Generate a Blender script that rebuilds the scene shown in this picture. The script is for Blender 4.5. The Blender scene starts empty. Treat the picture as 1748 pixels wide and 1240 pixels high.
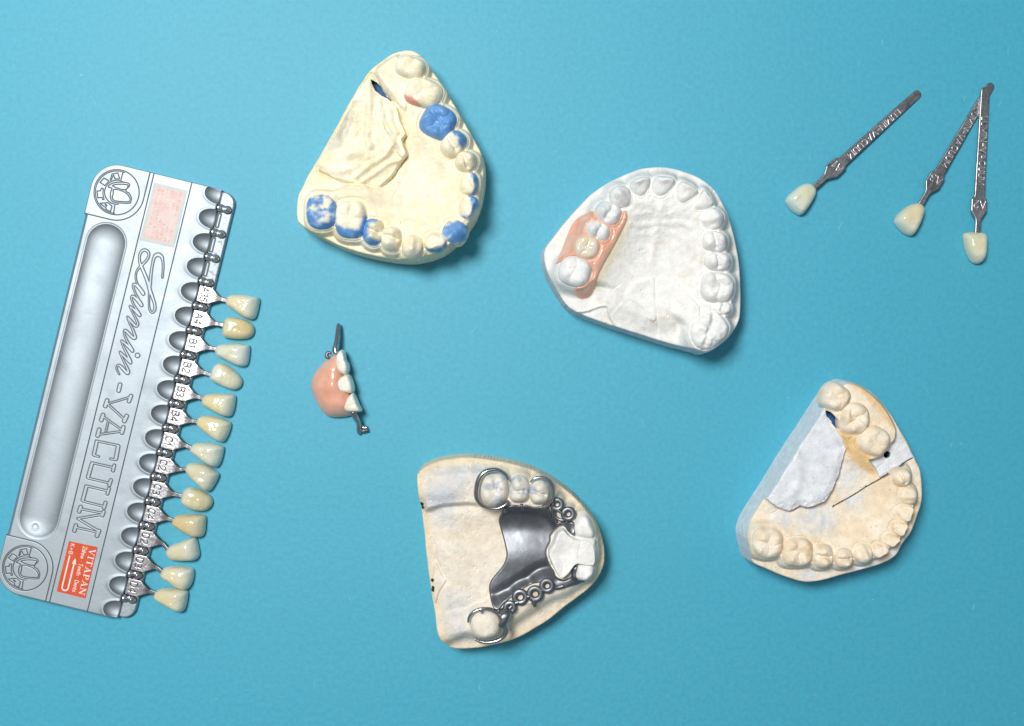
# Flat lay of dental casts, partial dentures and a tooth shade guide on blue paper.
# All lengths are worked out in millifields of 0.2 mm ("u"); S turns them into metres.
import bpy, math
import numpy as np
from mathutils import Vector

S = 0.0002
H = 1900.0                       # camera height above the paper, in u
CX, CY = 874.0, 620.0
scene = bpy.context.scene
col = scene.collection
TAU = math.tau


# ------------------------------------------------------------------ helpers
def lin(c):
    c = np.asarray(c, float) / 255.0
    return np.where(c <= 0.04045, c / 12.92, ((c + 0.055) / 1.055) ** 2.4)


def W(p, z=0.0):
    """survey point (x right, y down) at height z -> place on the table, y up"""
    p = np.asarray(p, float)
    f = 1.0 - z / H
    return np.stack([(p[..., 0] - CX) * f, (CY - p[..., 1]) * f], -1)


class Zoom:
    def __init__(s, k, ox, oy):
        s.k, s.ox, s.oy = k, ox, oy

    def px(s, pts):
        return np.asarray(pts, float) / s.k + np.array([s.ox, s.oy])

    def __call__(s, pts, z=0.0):
        return W(s.px(pts), z)


_LAT = np.random.RandomState(11).rand(256, 256)


def vnoise(x, y, seed=0):
    xi = np.floor(x).astype(int)
    yi = np.floor(y).astype(int)
    fx, fy = x - xi, y - yi
    fx = fx * fx * (3 - 2 * fx)
    fy = fy * fy * (3 - 2 * fy)
    xi = xi + seed * 37
    yi = yi + seed * 91
    a = _LAT[xi & 255, yi & 255]
    b = _LAT[(xi + 1) & 255, yi & 255]
    c = _LAT[xi & 255, (yi + 1) & 255]
    d = _LAT[(xi + 1) & 255, (yi + 1) & 255]
    return (a * (1 - fx) + b * fx) * (1 - fy) + (c * (1 - fx) + d * fx) * fy


def fbm(x, y, scale, octaves=4, seed=0):
    """-1 .. 1"""
    s, amp, tot = 0.0, 1.0, 0.0
    ca, sa = math.cos(0.6), math.sin(0.6)
    x, y = x / scale, y / scale
    for i in range(octaves):
        s = s + amp * (vnoise(x + 17.3 * i, y - 9.1 * i, seed + i) * 2 - 1)
        tot += amp
        amp *= 0.5
        x, y = (x * ca - y * sa) * 2.03, (x * sa + y * ca) * 2.03
    return s / tot


def sstep(a, b, x):
    t = np.clip((x - a) / (b - a), 0, 1)
    return t * t * (3 - 2 * t)


def smax(a, b, k=6.0):
    return 0.5 * (a + b + np.sqrt((a - b) ** 2 + k * k)) - k * 0.25


def gauss(x, w):
    return np.exp(-(x / w) ** 2)


def catmull(pts, n=8, closed=True):
    P = np.asarray(pts, float)
    m = len(P)
    out = []
    last = m if closed else m - 1
    t = np.linspace(0, 1, n, endpoint=False)[:, None]
    for i in range(last):
        if closed:
            a, b, c, d = P[i - 1], P[i], P[(i + 1) % m], P[(i + 2) % m]
        else:
            b, c = P[i], P[i + 1]
            a = P[i - 1] if i > 0 else 2 * b - c
            d = P[i + 2] if i + 2 < m else 2 * c - b
        out.append(0.5 * ((2 * b) + (c - a) * t + (2 * a - 5 * b + 4 * c - d) * t ** 2
                          + (-a + 3 * b - 3 * c + d) * t ** 3))
    out = np.concatenate(out)
    if not closed:
        out = np.concatenate([out, P[-1:]])
    return out


def seg_d(X, Y, a, b):
    dx, dy = b[0] - a[0], b[1] - a[1]
    l2 = dx * dx + dy * dy + 1e-12
    t = np.clip(((X - a[0]) * dx + (Y - a[1]) * dy) / l2, 0, 1)
    return np.hypot(X - a[0] - t * dx, Y - a[1] - t * dy)


def line_d(X, Y, pts, closed=False):
    P = list(pts)
    if closed:
        P = P + [P[0]]
    d = np.full(X.shape, 1e9)
    for a, b in zip(P[:-1], P[1:]):
        np.minimum(d, seg_d(X, Y, a, b), out=d)
    return d


def poly_sd(X, Y, P):
    P = np.asarray(P)
    d = line_d(X, Y, P, True)
    ins = np.zeros(X.shape, bool)
    n = len(P)
    for i in range(n):
        x0, y0 = P[i]
        x1, y1 = P[(i + 1) % n]
        c = (y0 > Y) != (y1 > Y)
        with np.errstate(divide='ignore', invalid='ignore'):
            ins ^= c & (X < (x1 - x0) * (Y - y0) / (y1 - y0 + 1e-15) + x0)
    return np.where(ins, -d, d)


def rbox_sd(X, Y, x0, x1, y0, y1, r):
    """rounded box; r: one radius, or a function of the corner signs"""
    cx, cy, hx, hy = (x0 + x1) / 2, (y0 + y1) / 2, (x1 - x0) / 2, (y1 - y0) / 2
    px, py = X - cx, Y - cy
    R = r(px, py) if callable(r) else r
    qx, qy = np.abs(px) - hx + R, np.abs(py) - hy + R
    return np.hypot(np.maximum(qx, 0), np.maximum(qy, 0)) + np.minimum(np.maximum(qx, qy), 0) - R


# ------------------------------------------------------------------ mesh building
class MD:
    """plain mesh data in u"""
    def __init__(s, v, f, tint=None, mi=None):
        s.v, s.f, s.tint, s.mi = np.asarray(v, float), f, tint, mi

    @staticmethod
    def join(parts):
        v, f, t, o = [], [], [], 0
        for p in parts:
            v.append(p.v)
            f += [tuple(i + o for i in q) for q in p.f]
            if p.tint is not None:
                t.append(p.tint)
            o += len(p.v)
        return MD(np.concatenate(v), f, np.concatenate(t) if len(t) == len(parts) else None)


def obj(name, md, mat, parent=None, smooth=True):
    loc = np.array(parent.location) if parent is not None else np.zeros(3)
    if parent is not None:
        p = parent.parent
        while p is not None:
            loc = loc + np.array(p.location)
            p = p.parent
    me = bpy.data.meshes.new(name)
    me.from_pydata((md.v * S - loc).tolist(), [], [tuple(int(i) for i in q) for q in md.f])
    me.update()
    if md.tint is not None:
        t = np.asarray(md.tint, float)
        if t.shape[1] == 3:
            t = np.concatenate([t, np.zeros((len(t), 1))], 1)
        a = me.color_attributes.new('tint', 'FLOAT_COLOR', 'POINT')
        a.data.foreach_set('color', t.astype(np.float32).ravel())
    me.polygons.foreach_set('use_smooth', [smooth] * len(me.polygons))
    me.materials.append(mat)
    o = bpy.data.objects.new(name, me)
    col.objects.link(o)
    o.parent = parent
    return o


def thing(name, label, cat, x, y, z=0.0, group=None):
    o = bpy.data.objects.new(name, None)
    o.empty_display_size = 0.005
    col.objects.link(o)
    o.location = (x * S, y * S, z * S)
    o['label'] = label
    o['category'] = cat
    if group:
        o['group'] = group
    return o


def hf(bbox, res, sdf, h, zb, walls=((0.0, 0.35), (0.0, 0.7), (0.0, 1.0)), tint=None, wall_tint=None, wnoise=0.0, under=None):
    """solid with a modelled top h(X,Y) inside sdf<0 and side walls down to zb"""
    x0, x1, y0, y1 = bbox
    xs = np.arange(x0 - 2 * res, x1 + 3 * res, res)
    ys = np.arange(y0 - 2 * res, y1 + 3 * res, res)
    X, Y = np.meshgrid(xs, ys)
    sd = sdf(X, Y)
    gy, gx = np.gradient(sd, res)
    gl = np.hypot(gx, gy) + 1e-9
    gx, gy = gx / gl, gy / gl
    keep = sd <= 0.55 * res
    cell = keep[:-1, :-1] & keep[1:, :-1] & keep[:-1, 1:] & keep[1:, 1:]
    # a cell must hold some inside
    cell &= np.minimum(np.minimum(sd[:-1, :-1], sd[1:, :-1]), np.minimum(sd[:-1, 1:], sd[1:, 1:])) < -0.45 * res
    mv = keep & (sd > -0.45 * res)
    X = np.where(mv, X - sd * gx, X)
    Y = np.where(mv, Y - sd * gy, Y)
    nx = X.shape[1]
    idx = np.arange(X.size).reshape(X.shape)
    q = np.stack([idx[:-1, :-1][cell], idx[:-1, 1:][cell], idx[1:, 1:][cell], idx[1:, :-1][cell]], 1)
    used, inv = np.unique(q, return_inverse=True)
    q = inv.reshape(q.shape)
    x, y = X.ravel()[used], Y.ravel()[used]
    nxn, nyn = gx.ravel()[used], gy.ravel()[used]
    z = h(x, y)
    nv = len(used)
    v = [np.stack([x, y, z], 1)]
    e = np.concatenate([q[:, [0, 1]], q[:, [1, 2]], q[:, [2, 3]], q[:, [3, 0]]])
    code = e[:, 0].astype(np.int64) * nv + e[:, 1]
    rev = e[:, 1].astype(np.int64) * nv + e[:, 0]
    be = e[~np.isin(code, rev)]
    bv = np.unique(be)
    m = np.full(nv, -1)
    m[bv] = np.arange(len(bv))
    faces = [q]
    prev = None
    zb_ = zb(x[bv], y[bv]) if callable(zb) else np.full(len(bv), float(zb))
    for k, (off, t) in enumerate(walls):
        wn = fbm(x[bv] + 31 * k, y[bv], 14, 3, 5 + k) * wnoise
        if under is not None:
            off = np.where(under(x[bv], y[bv]), -13.0 * t, off)
        ring = np.stack([x[bv] + nxn[bv] * (off + wn), y[bv] + nyn[bv] * (off + wn), z[bv] + (zb_ - z[bv]) * t], 1)
        base = nv + k * len(bv)
        v.append(ring)
        if k == 0:
            faces.append(np.stack([be[:, 0], base + m[be[:, 0]], base + m[be[:, 1]], be[:, 1]], 1))
        else:
            pb = base - len(bv)
            faces.append(np.stack([pb + m[be[:, 0]], base + m[be[:, 0]], base + m[be[:, 1]], pb + m[be[:, 1]]], 1))
    v = np.concatenate(v)
    f = np.concatenate(faces).tolist()
    T = None
    if tint is not None:
        t0 = tint(x, y)
        wt = t0[bv] if wall_tint is None else wall_tint(x[bv], y[bv])
        T = np.concatenate([t0] + [wt] * len(walls))
    return MD(v, f, T)


def tube(path, rad, sides=12, closed=False, n=6, flat=1.0, smooth=True):
    P = np.asarray(path, float)
    R = np.full(len(P), float(rad)) if np.isscalar(rad) else np.asarray(rad, float)
    if smooth:
        Q = catmull(np.concatenate([P, R[:, None]], 1), n, closed)
        P, R = Q[:, :3], np.maximum(Q[:, 3], 0.05)
    m = len(P)
    T = np.roll(P, -1, 0) - np.roll(P, 1, 0) if closed else np.gradient(P, axis=0)
    T /= np.linalg.norm(T, axis=1)[:, None] + 1e-12
    up = np.array([0, 0, 1.0])
    v = []
    ang = np.arange(sides) / sides * TAU
    for i in range(m):
        s = np.cross(T[i], up)
        l = np.linalg.norm(s)
        s = s / l if l > 1e-3 else np.array([1.0, 0, 0])
        b = np.cross(s, T[i])
        v.append(P[i] + R[i] * (np.cos(ang)[:, None] * s + flat * np.sin(ang)[:, None] * b))
    v = np.concatenate(v)
    f = []
    for i in range(m if closed else m - 1):
        j = (i + 1) % m
        for k in range(sides):
            l = (k + 1) % sides
            f.append((i * sides + k, i * sides + l, j * sides + l, j * sides + k))
    if not closed:
        f.append(tuple(range(sides))[::-1])
        f.append(tuple((m - 1) * sides + k for k in range(sides)))
    return MD(v, f)


def ellipse(cx, cy, rx, ry, rot, e=2.4, n=40, seed=0, wob=0.035):
    """superellipse in zoom coordinates, a little uneven"""
    rs = np.random.RandomState(seed)
    t = np.arange(n) / n * TAU
    w = 1 + sum(wob / k * np.cos(k * t + rs.rand() * TAU) for k in (2, 3, 4, 5))
    c, s = np.cos(t), np.sin(t)
    x = rx * np.sign(c) * np.abs(c) ** (2 / e) * w
    y = ry * np.sign(s) * np.abs(s) ** (2 / e) * w
    a = math.radians(rot)
    return np.stack([cx + x * math.cos(a) - y * math.sin(a), cy + x * math.sin(a) + y * math.cos(a)], 1)


def dome(outline, zb, height, fn=None, prof=(2.6, 2.2), rings=26, nth=64, tint=None, skirt=0.0):
    """closed-off lump over a star-shaped outline; fn(r, X, Y) scales or adds to the height"""
    O = np.asarray(outline)
    c = O.mean(0)
    ang = np.arctan2(O[:, 1] - c[1], O[:, 0] - c[0])
    rad = np.hypot(O[:, 0] - c[0], O[:, 1] - c[1])
    o = np.argsort(ang)
    th = np.arange(nth) / nth * TAU - math.pi
    R = np.interp(th, ang[o], rad[o], period=TAU)
    rr = np.sin(np.linspace(0, 1, rings + 1)[1:] * math.pi / 2)
    X = c[0] + np.outer(rr, R * np.cos(th))
    Y = c[1] + np.outer(rr, R * np.sin(th))
    r = np.repeat(rr[:, None], nth, 1)
    X = np.concatenate([[c[0]], X.ravel()])
    Y = np.concatenate([[c[1]], Y.ravel()])
    r = np.concatenate([[0.0], r.ravel()])
    p = np.clip(1 - r ** prof[0], 0, 1) ** (1 / prof[1])
    Z = zb + height * p
    if fn is not None:
        Z = fn(r, p, X, Y, Z)
    v = np.stack([X, Y, Z], 1)
    f = [(0, 1 + k, 1 + (k + 1) % nth) for k in range(nth)]
    for i in range(rings - 1):
        a, b = 1 + i * nth, 1 + (i + 1) * nth
        for k in range(nth):
            l = (k + 1) % nth
            f.append((a + k, b + k, b + l, a + l))
    if skirt:
        a = 1 + (rings - 1) * nth
        ring = v[a:a + nth].copy()
        ring[:, :2] = c + (ring[:, :2] - c) * 0.93
        ring[:, 2] -= skirt
        b = len(v)
        v = np.concatenate([v, ring])
        for k in range(nth):
            l = (k + 1) % nth
            f.append((a + k, b + k, b + l, a + l))
    T = tint(v[:, 0], v[:, 1], v[:, 2]) if tint is not None else None
    return MD(v, f, T)


def frame_of(outline, tangent, out):
    """normalised coordinates along the arch (a) and towards the cheek (b)"""
    O = np.asarray(outline)
    c = O.mean(0)
    ea = tangent / (np.linalg.norm(tangent) + 1e-9)
    eb = np.array([-ea[1], ea[0]])
    if eb @ out < 0:
        eb = -eb
    D = O - c
    ha, hb = np.abs(D @ ea).max(), np.abs(D @ eb).max()
    return c, ea / ha, eb / hb


def crown(outline, zb, zt, kind, tangent, out, seed=0, tint=None, worn=1.0, relief=0.74):
    """a cast tooth with its cusps, fissures or biting edge"""
    c, ea, eb = frame_of(outline, np.asarray(tangent, float), np.asarray(out, float))
    hh = zt - zb
    rs = np.random.RandomState(seed + 100)
    j = lambda s=0.06: rs.uniform(-s, s)
    tw, am = j(0.35), 0.75 + j(0.35)
    ct, st_ = math.cos(tw), math.sin(tw)
    cus = [(s1 * 0.43 + j(), s2 * 0.42 + j(), 1 + j(0.25)) for s1 in (-1, 1) for s2 in (-1, 1)]

    def fn(r, p, X, Y, Z):
        a = (X - c[0]) * ea[0] + (Y - c[1]) * ea[1]
        b = (X - c[0]) * eb[0] + (Y - c[1]) * eb[1]
        if kind in ('molar', 'broken', 'stump'):
            a, b = a * ct - b * st_ + 0.10 * fbm(X, Y, 16, 2, seed + 31), a * st_ + b * ct + 0.10 * fbm(X, Y, 16, 2, seed + 32)
        inner = sstep(1.0, 0.7, r)
        w1 = fbm(X, Y, 9, 3, seed) * 0.10
        f = np.zeros_like(Z)
        if kind == 'molar':
            for (u, v, k) in cus:
                f += 0.19 * k * np.exp(-((a - u) ** 2 + (b - v) ** 2) / 0.075)
            g1 = gauss(b + w1 + 0.10 * np.sin(a * 5 + seed), 0.085) * sstep(0.85, 0.5, np.abs(a))
            g2 = gauss(a + w1 * 1.4 + 0.10 * np.sign(b) * 0.6, 0.075) * sstep(0.95, 0.5, np.abs(b))
            g3 = gauss(a - b * 0.6 - 0.25 + w1, 0.05) * sstep(0.8, 0.4, np.abs(a)) * 0.5
            f -= 0.13 * am * np.maximum(np.maximum(g1, g2 * (0.45 + 0.55 * sstep(-.3, .3, fbm(X, Y, 14, 2, seed + 33)))), g3)
            f -= 0.07 * gauss(np.hypot(a, b), 0.42)
        elif kind == 'premolar':
            f += 0.24 * np.exp(-((a - cus[0][0] * 0.2) ** 2 / 0.16 + (b - 0.42) ** 2 / 0.09))
            f += 0.17 * np.exp(-((a + cus[1][0] * 0.2) ** 2 / 0.14 + (b + 0.45) ** 2 / 0.08))
            f -= 0.17 * gauss(b + 0.04 + w1 + 0.08 * a * a, 0.10) * sstep(0.8, 0.4, np.abs(a))
            f -= 0.10 * gauss(np.hypot(np.abs(a) - 0.5, b), 0.16)
        elif kind == 'canine':
            f += 0.30 * np.exp(-(a ** 2 / 0.14 + (b - 0.22) ** 2 / 0.16))
            f += 0.10 * gauss(a, 0.22) * sstep(0.3, -0.5, b)
            f -= 0.10 * gauss(np.abs(a) - 0.42, 0.2) * gauss(b + 0.15, 0.4)
            f -= 0.16 * sstep(0.1, -0.9, b)
        elif kind == 'incisor':
            f += 0.30 * gauss(b - 0.5 + 0.06 * np.cos(a * 6), 0.24) * sstep(1.05, 0.75, np.abs(a))
            f -= 0.34 * sstep(0.45, -0.8, b)
            f += 0.10 * gauss(np.abs(a) - 0.72, 0.15) * sstep(0.5, -0.3, b)
            f += 0.12 * np.exp(-(a ** 2 / 0.2 + (b + 0.55) ** 2 / 0.06))
        elif kind == 'stump':
            f += 0.05 * fbm(X, Y, 10, 3, seed)
        elif kind == 'broken':
            f += 0.22 * fbm(X, Y, 15, 4, seed + 3) + 0.1 * np.abs(fbm(X, Y, 8, 3, seed + 8))
            f -= 0.22 * gauss(b + 0.1 * np.sin(4 * a), 0.16)
        f += 0.055 * fbm(X, Y, 13, 3, seed + 20) + 0.012 * fbm(X, Y, 3.2, 2, seed + 21)
        return Z + hh * f * inner * worn * relief
    return dome(outline, zb, hh * 0.86, fn, (4.2 if kind in ('molar', 'stump', 'broken') else 3.4, 2.1), 30, 72, tint)


# ------------------------------------------------------------------ stroke lettering
def arc(cx, cy, rx, ry, a0, a1, n=10):
    t = np.radians(np.linspace(a0, a1, n))
    return [(cx + rx * math.cos(q), cy + ry * math.sin(q)) for q in t]


GL = {
    'A': (.72, [[(0, 0), (.36, 1), (.72, 0)], [(.13, .36), (.59, .36)]]),
    'B': (.6, [[(0, 0), (0, 1), (.33, 1)] + arc(.33, .77, .24, .23, 90, -90) + [(0, .54)], [(.33, .54)] + arc(.33, .27, .28, .27, 90, -90) + [(0, 0)]]),
    'C': (.66, [arc(.36, .5, .36, .5, 50, 310, 16)]),
    'D': (.64, [[(0, 0), (0, 1), (.24, 1)] + arc(.24, .5, .4, .5, 90, -90, 12) + [(0, 0)]]),
    'K': (.6, [[(0, 0), (0, 1)], [(.55, 1), (0, .42)], [(.16, .58), (.6, 0)]]),
    'L': (.5, [[(0, 1), (0, 0), (.5, 0)]]),
    'U': (.62, [[(0, 1), (0, .3)] + arc(.31, .3, .31, .3, 180, 360) + [(.62, 1)]]),
    'M': (.8, [[(0, 0), (0, 1), (.4, .2), (.8, 1), (.8, 0)]]),
    'I': (.06, [[(.03, 0), (.03, 1)]]),
    'N': (.66, [[(0, 0), (0, 1), (.66, 0), (.66, 1)]]),
    'V': (.7, [[(0, 1), (.35, 0), (.7, 1)]]),
    'T': (.64, [[(0, 1), (.64, 1)], [(.32, 1), (.32, 0)]]),
    'Z': (.6, [[(0, 1), (.6, 1), (0, 0), (.6, 0)]]),
    '-': (.4, [[(0, .45), (.4, .45)]]),
    '+': (.5, [[(0, .45), (.5, .45)], [(.25, .7), (.25, .2)]]),
    '.': (.1, [[(.05, .42), (.051, .42)]]),
    ' ': (.3, []),
    '1': (.3, [[(0, .72), (.26, 1), (.26, 0)]]),
    '2': (.58, [arc(.29, .71, .28, .29, 165, -35) + [(0, 0), (.58, 0)]]),
    '3': (.56, [arc(.26, .755, .26, .245, 140, -90), arc(.26, .255, .3, .255, 90, -140)]),
    '4': (.62, [[(.46, 0), (.46, 1), (0, .28), (.62, .28)]]),
    '5': (.56, [[(.5, 1), (.07, 1), (.04, .55)] + arc(.25, .32, .3, .32, 110, -140)]),
    'a': (.5, [arc(.25, .3, .24, .3, 0, 360, 14), [(.5, .6), (.5, 0)]]),
    'e': (.52, [[(.02, .32), (.5, .32)] + arc(.26, .3, .25, .3, 5, 310, 12)]),
    'h': (.48, [[(0, 0), (0, 1)], arc(.24, .36, .24, .25, 180, 0) + [(.48, 0)]]),
    'n': (.48, [[(0, 0), (0, .62)], arc(.24, .36, .24, .25, 180, 0) + [(.48, 0)]]),
    't': (.34, [[(.14, .9), (.14, .1), (.2, 0), (.34, 0)], [(0, .62), (.34, .62)]]),
    's': (.44, [arc(.22, .46, .2, .15, 40, 260, 8) + arc(.22, .15, .22, .16, 80, -140, 8)]),
}
GL['\u00e4'] = (.5, GL['a'][1] + [[(.14, .82), (.141, .82)], [(.36, .82), (.361, .82)]])


def text_segs(txt, h, gap=.2):
    """segments of a line of lettering, start at 0, height h; returns (segs, width)"""
    segs, x = [], 0.0
    for ch in txt:
        w, pl = GL[ch]
        for p in pl:
            for a, b in zip(p[:-1], p[1:]):
                segs.append(((x + a[0] * h, a[1] * h), (x + b[0] * h, b[1] * h)))
        x += (w + gap) * h
    return segs, x - gap * h


def segs_d(X, Y, segs):
    d = np.full(X.shape, 1e9)
    for s in segs:
        w = s[2] / 2 if len(s) > 2 else 0.0
        np.minimum(d, seg_d(X, Y, s[0], s[1]) - w, out=d)
    return d


SERIF = {   # bold roman capitals: segments with their own width
    'V': (.78, [((.14, .95), (.39, .03), .2), ((.39, .03), (.65, .95), .08), ((.0, .97), (.3, .97), .06), ((.53, .97), (.78, .97), .06)]),
    'I': (.36, [((.18, .05), (.18, .95), .2), ((.02, .97), (.34, .97), .06), ((.02, .03), (.34, .03), .06)]),
    'T': (.7, [((.35, .05), (.35, .95), .2), ((.03, .96), (.67, .96), .08), ((.2, .03), (.5, .03), .06), ((.03, .96), (.03, .75), .07), ((.67, .96), (.67, .75), .07)]),
    'A': (.8, [((.14, .03), (.38, .95), .08), ((.38, .95), (.64, .05), .2), ((.2, .33), (.55, .33), .08), ((0, .03), (.27, .03), .06), ((.48, .03), (.8, .03), .06)]),
    'P': (.66, [((.17, .05), (.17, .95), .2), ((.02, .97), (.4, .97), .06), ((.02, .03), (.34, .03), .06), ((.4, .96), (.53, .86), .1), ((.53, .86), (.53, .6), .18), ((.53, .6), (.4, .48), .1), ((.4, .48), (.17, .46), .07)]),
    'N': (.8, [((.12, .03), (.12, .95), .08), ((.14, .95), (.64, .05), .2), ((.67, .03), (.67, .97), .08), ((0, .97), (.22, .97), .06), ((0, .03), (.26, .03), .06), ((.54, .97), (.8, .97), .06)]),
}


# ------------------------------------------------------------------ materials
def new_mat(name):
    m = bpy.data.materials.new(name)
    m.use_nodes = True
    nt = m.node_tree
    b = nt.nodes['Principled BSDF']
    return m, nt, b


def N(nt, t, **kw):
    n = nt.nodes.new(t)
    for k, v in kw.items():
        n.inputs[k.replace('_', ' ')].default_value = v
    return n


def noise(nt, co, scale, detail=3, rough=0.55):
    n = nt.nodes.new('ShaderNodeTexNoise')
    n.inputs['Scale'].default_value = scale
    n.inputs['Detail'].default_value = detail
    n.inputs['Roughness'].default_value = rough
    nt.links.new(co, n.inputs['Vector'])
    return n.outputs['Fac']


def math_n(nt, op, a, b=None, clamp=False):
    n = nt.nodes.new('ShaderNodeMath')
    n.operation = op
    n.use_clamp = clamp
    for i, x in enumerate((a, b)):
        if x is None:
            continue
        if hasattr(x, 'links'):
            nt.links.new(x, n.inputs[i])
        else:
            n.inputs[i].default_value = x
    return n.outputs[0]


def ramp(nt, fac, lo, hi, a=0.0, b=1.0):
    n = nt.nodes.new('ShaderNodeMapRange')
    n.inputs['From Min'].default_value = lo
    n.inputs['From Max'].default_value = hi
    n.inputs['To Min'].default_value = a
    n.inputs['To Max'].default_value = b
    nt.links.new(fac, n.inputs['Value'])
    return n.outputs['Result']


def bump(nt, hgt, dist, strength=1.0, normal=None):
    n = nt.nodes.new('ShaderNodeBump')
    n.inputs['Distance'].default_value = dist
    n.inputs['Strength'].default_value = strength
    nt.links.new(hgt, n.inputs['Height'])
    if normal is not None:
        nt.links.new(normal, n.inputs['Normal'])
    return n.outputs['Normal']


def mixc(nt, fac, a, b, mode='MIX'):
    n = nt.nodes.new('ShaderNodeMix')
    n.data_type = 'RGBA'
    n.blend_type = mode
    for sock, x in ((n.inputs['Factor'], fac), (n.inputs['A'], a), (n.inputs['B'], b)):
        pass
    def put(s, x):
        if hasattr(x, 'links'):
            nt.links.new(x, s)
        elif isinstance(x, (int, float)):
            s.default_value = x
        else:
            s.default_value = tuple(x) + (1.0,) if len(x) == 3 else tuple(x)
    put(n.inputs[0], fac)
    put(n.inputs[6], a)
    put(n.inputs[7], b)
    return n.outputs[2]


def coords(nt):
    return nt.nodes.new('ShaderNodeTexCoord').outputs['Object']


def tint_mat(name, rough, gloss_rough=0.3, grain=0.12, bumpd=0.00006, spec=0.4, sss=0.0, pits=True, coat=0.0, metallic=0.0, fine=0.00002):
    """colour from the modelled pigment attribute; its alpha marks glossy material such as wax"""
    m, nt, b = new_mat(name)
    co = coords(nt)
    at = nt.nodes.new('ShaderNodeVertexColor')
    at.layer_name = 'tint'
    n1 = noise(nt, co, 420, 4)
    n2 = noise(nt, co, 2600, 3)
    v = math_n(nt, 'ADD', ramp(nt, n1, 0.3, 0.7, 1 - grain, 1 + grain * 0.5), ramp(nt, n2, 0.3, 0.7, -grain * 0.4, grain * 0.4))
    cmb = nt.nodes.new('ShaderNodeCombineColor')
    for i in range(3):
        nt.links.new(v, cmb.inputs[i])
    c = mixc(nt, 1.0, at.outputs['Color'], cmb.outputs[0], 'MULTIPLY')
    if pits:      # tiny dark pores
        vp = nt.nodes.new('ShaderNodeTexVoronoi')
        vp.inputs['Scale'].default_value = 300
        nt.links.new(co, vp.inputs['Vector'])
        pk = math_n(nt, 'MULTIPLY', ramp(nt, vp.outputs['Distance'], 0.10, 0.05), ramp(nt, noise(nt, co, 150, 2), 0.52, 0.6), True)
        c = mixc(nt, math_n(nt, 'MULTIPLY', pk, 0.4), c, (0.16, 0.13, 0.10))
    nt.links.new(c, b.inputs['Base Color'])
    nt.links.new(ramp(nt, at.outputs['Alpha'], 0, 1, rough, gloss_rough), b.inputs['Roughness'])
    b.inputs['Specular IOR Level'].default_value = spec
    b.inputs['Metallic'].default_value = metallic
    b.inputs['Coat Weight'].default_value = coat
    b.inputs['Coat Roughness'].default_value = 0.08
    if sss:
        b.inputs['Subsurface Weight'].default_value = sss
        b.inputs['Subsurface Radius'].default_value = (1.0, 0.7, 0.45)
        b.inputs['Subsurface Scale'].default_value = 0.0007
    nb = bump(nt, n1, bumpd * 4)
    nb = bump(nt, n2, fine * 4, 1.0, nb)
    if pits:
        vo = nt.nodes.new('ShaderNodeTexVoronoi')
        vo.inputs['Scale'].default_value = 420
        nt.links.new(co, vo.inputs['Vector'])
        pt = ramp(nt, vo.outputs['Distance'], 0.04, 0.12)
        nb = bump(nt, pt, 0.00012, 0.6, nb)
    nt.links.new(nb, b.inputs['Normal'])
    return m


def metal_mat(name, colr, rough, bumpd=0.00002, scale=900, var=0.12, tint=False, blot=0.0, rvar=0.22):
    m, nt, b = new_mat(name)
    co = coords(nt)
    b.inputs['Metallic'].default_value = 1.0
    n1 = noise(nt, co, scale, 4)
    n0 = noise(nt, co, scale * 0.12, 3)
    c = mixc(nt, ramp(nt, n1, 0.35, 0.65), tuple(np.array(colr) * (1 - var)), tuple(np.minimum(np.array(colr) * (1 + var), 1)))
    if blot:
        c = mixc(nt, ramp(nt, n0, 0.35, 0.7, 0, blot), c, tuple(np.array(colr) * 0.45))
    if tint:
        at = nt.nodes.new('ShaderNodeVertexColor')
        at.layer_name = 'tint'
        c = mixc(nt, 1.0, c, at.outputs['Color'], 'MULTIPLY')
        nt.links.new(ramp(nt, at.outputs['Alpha'], 0, 1, 1.0, 0.0), b.inputs['Metallic'])
    nt.links.new(c, b.inputs['Base Color'])
    nt.links.new(ramp(nt, n0, 0.3, 0.7, rough * (1 - rvar), rough * (1 + rvar)), b.inputs['Roughness'])
    nb = bump(nt, n1, bumpd * 4)
    nb = bump(nt, noise(nt, co, scale * 4, 2), bumpd * 1.5, 1.0, nb)
    nt.links.new(nb, b.inputs['Normal'])
    return m


def acrylic_mat(name):
    m, nt, b = new_mat(name)
    co = coords(nt)
    n1 = noise(nt, co, 160, 3)
    n2 = noise(nt, co, 3200, 2)
    c = mixc(nt, ramp(nt, n1, 0.3, 0.7), tuple(lin((222, 160, 134))), tuple(lin((231, 184, 162))))
    c = mixc(nt, ramp(nt, n2, 0.62, 0.75, 0, 0.35), c, tuple(lin((206, 122, 104))))
    nt.links.new(c, b.inputs['Base Color'])
    b.inputs['Roughness'].default_value = 0.3
    b.inputs['Subsurface Weight'].default_value = 0.2
    b.inputs['Subsurface Radius'].default_value = (1.0, 0.45, 0.3)
    b.inputs['Subsurface Scale'].default_value = 0.0016
    b.inputs['Coat Weight'].default_value = 0.35
    b.inputs['Coat Roughness'].default_value = 0.1
    nt.links.new(bump(nt, noise(nt, co, 700, 3), 0.00008, 0.6), b.inputs['Normal'])
    return m


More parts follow.
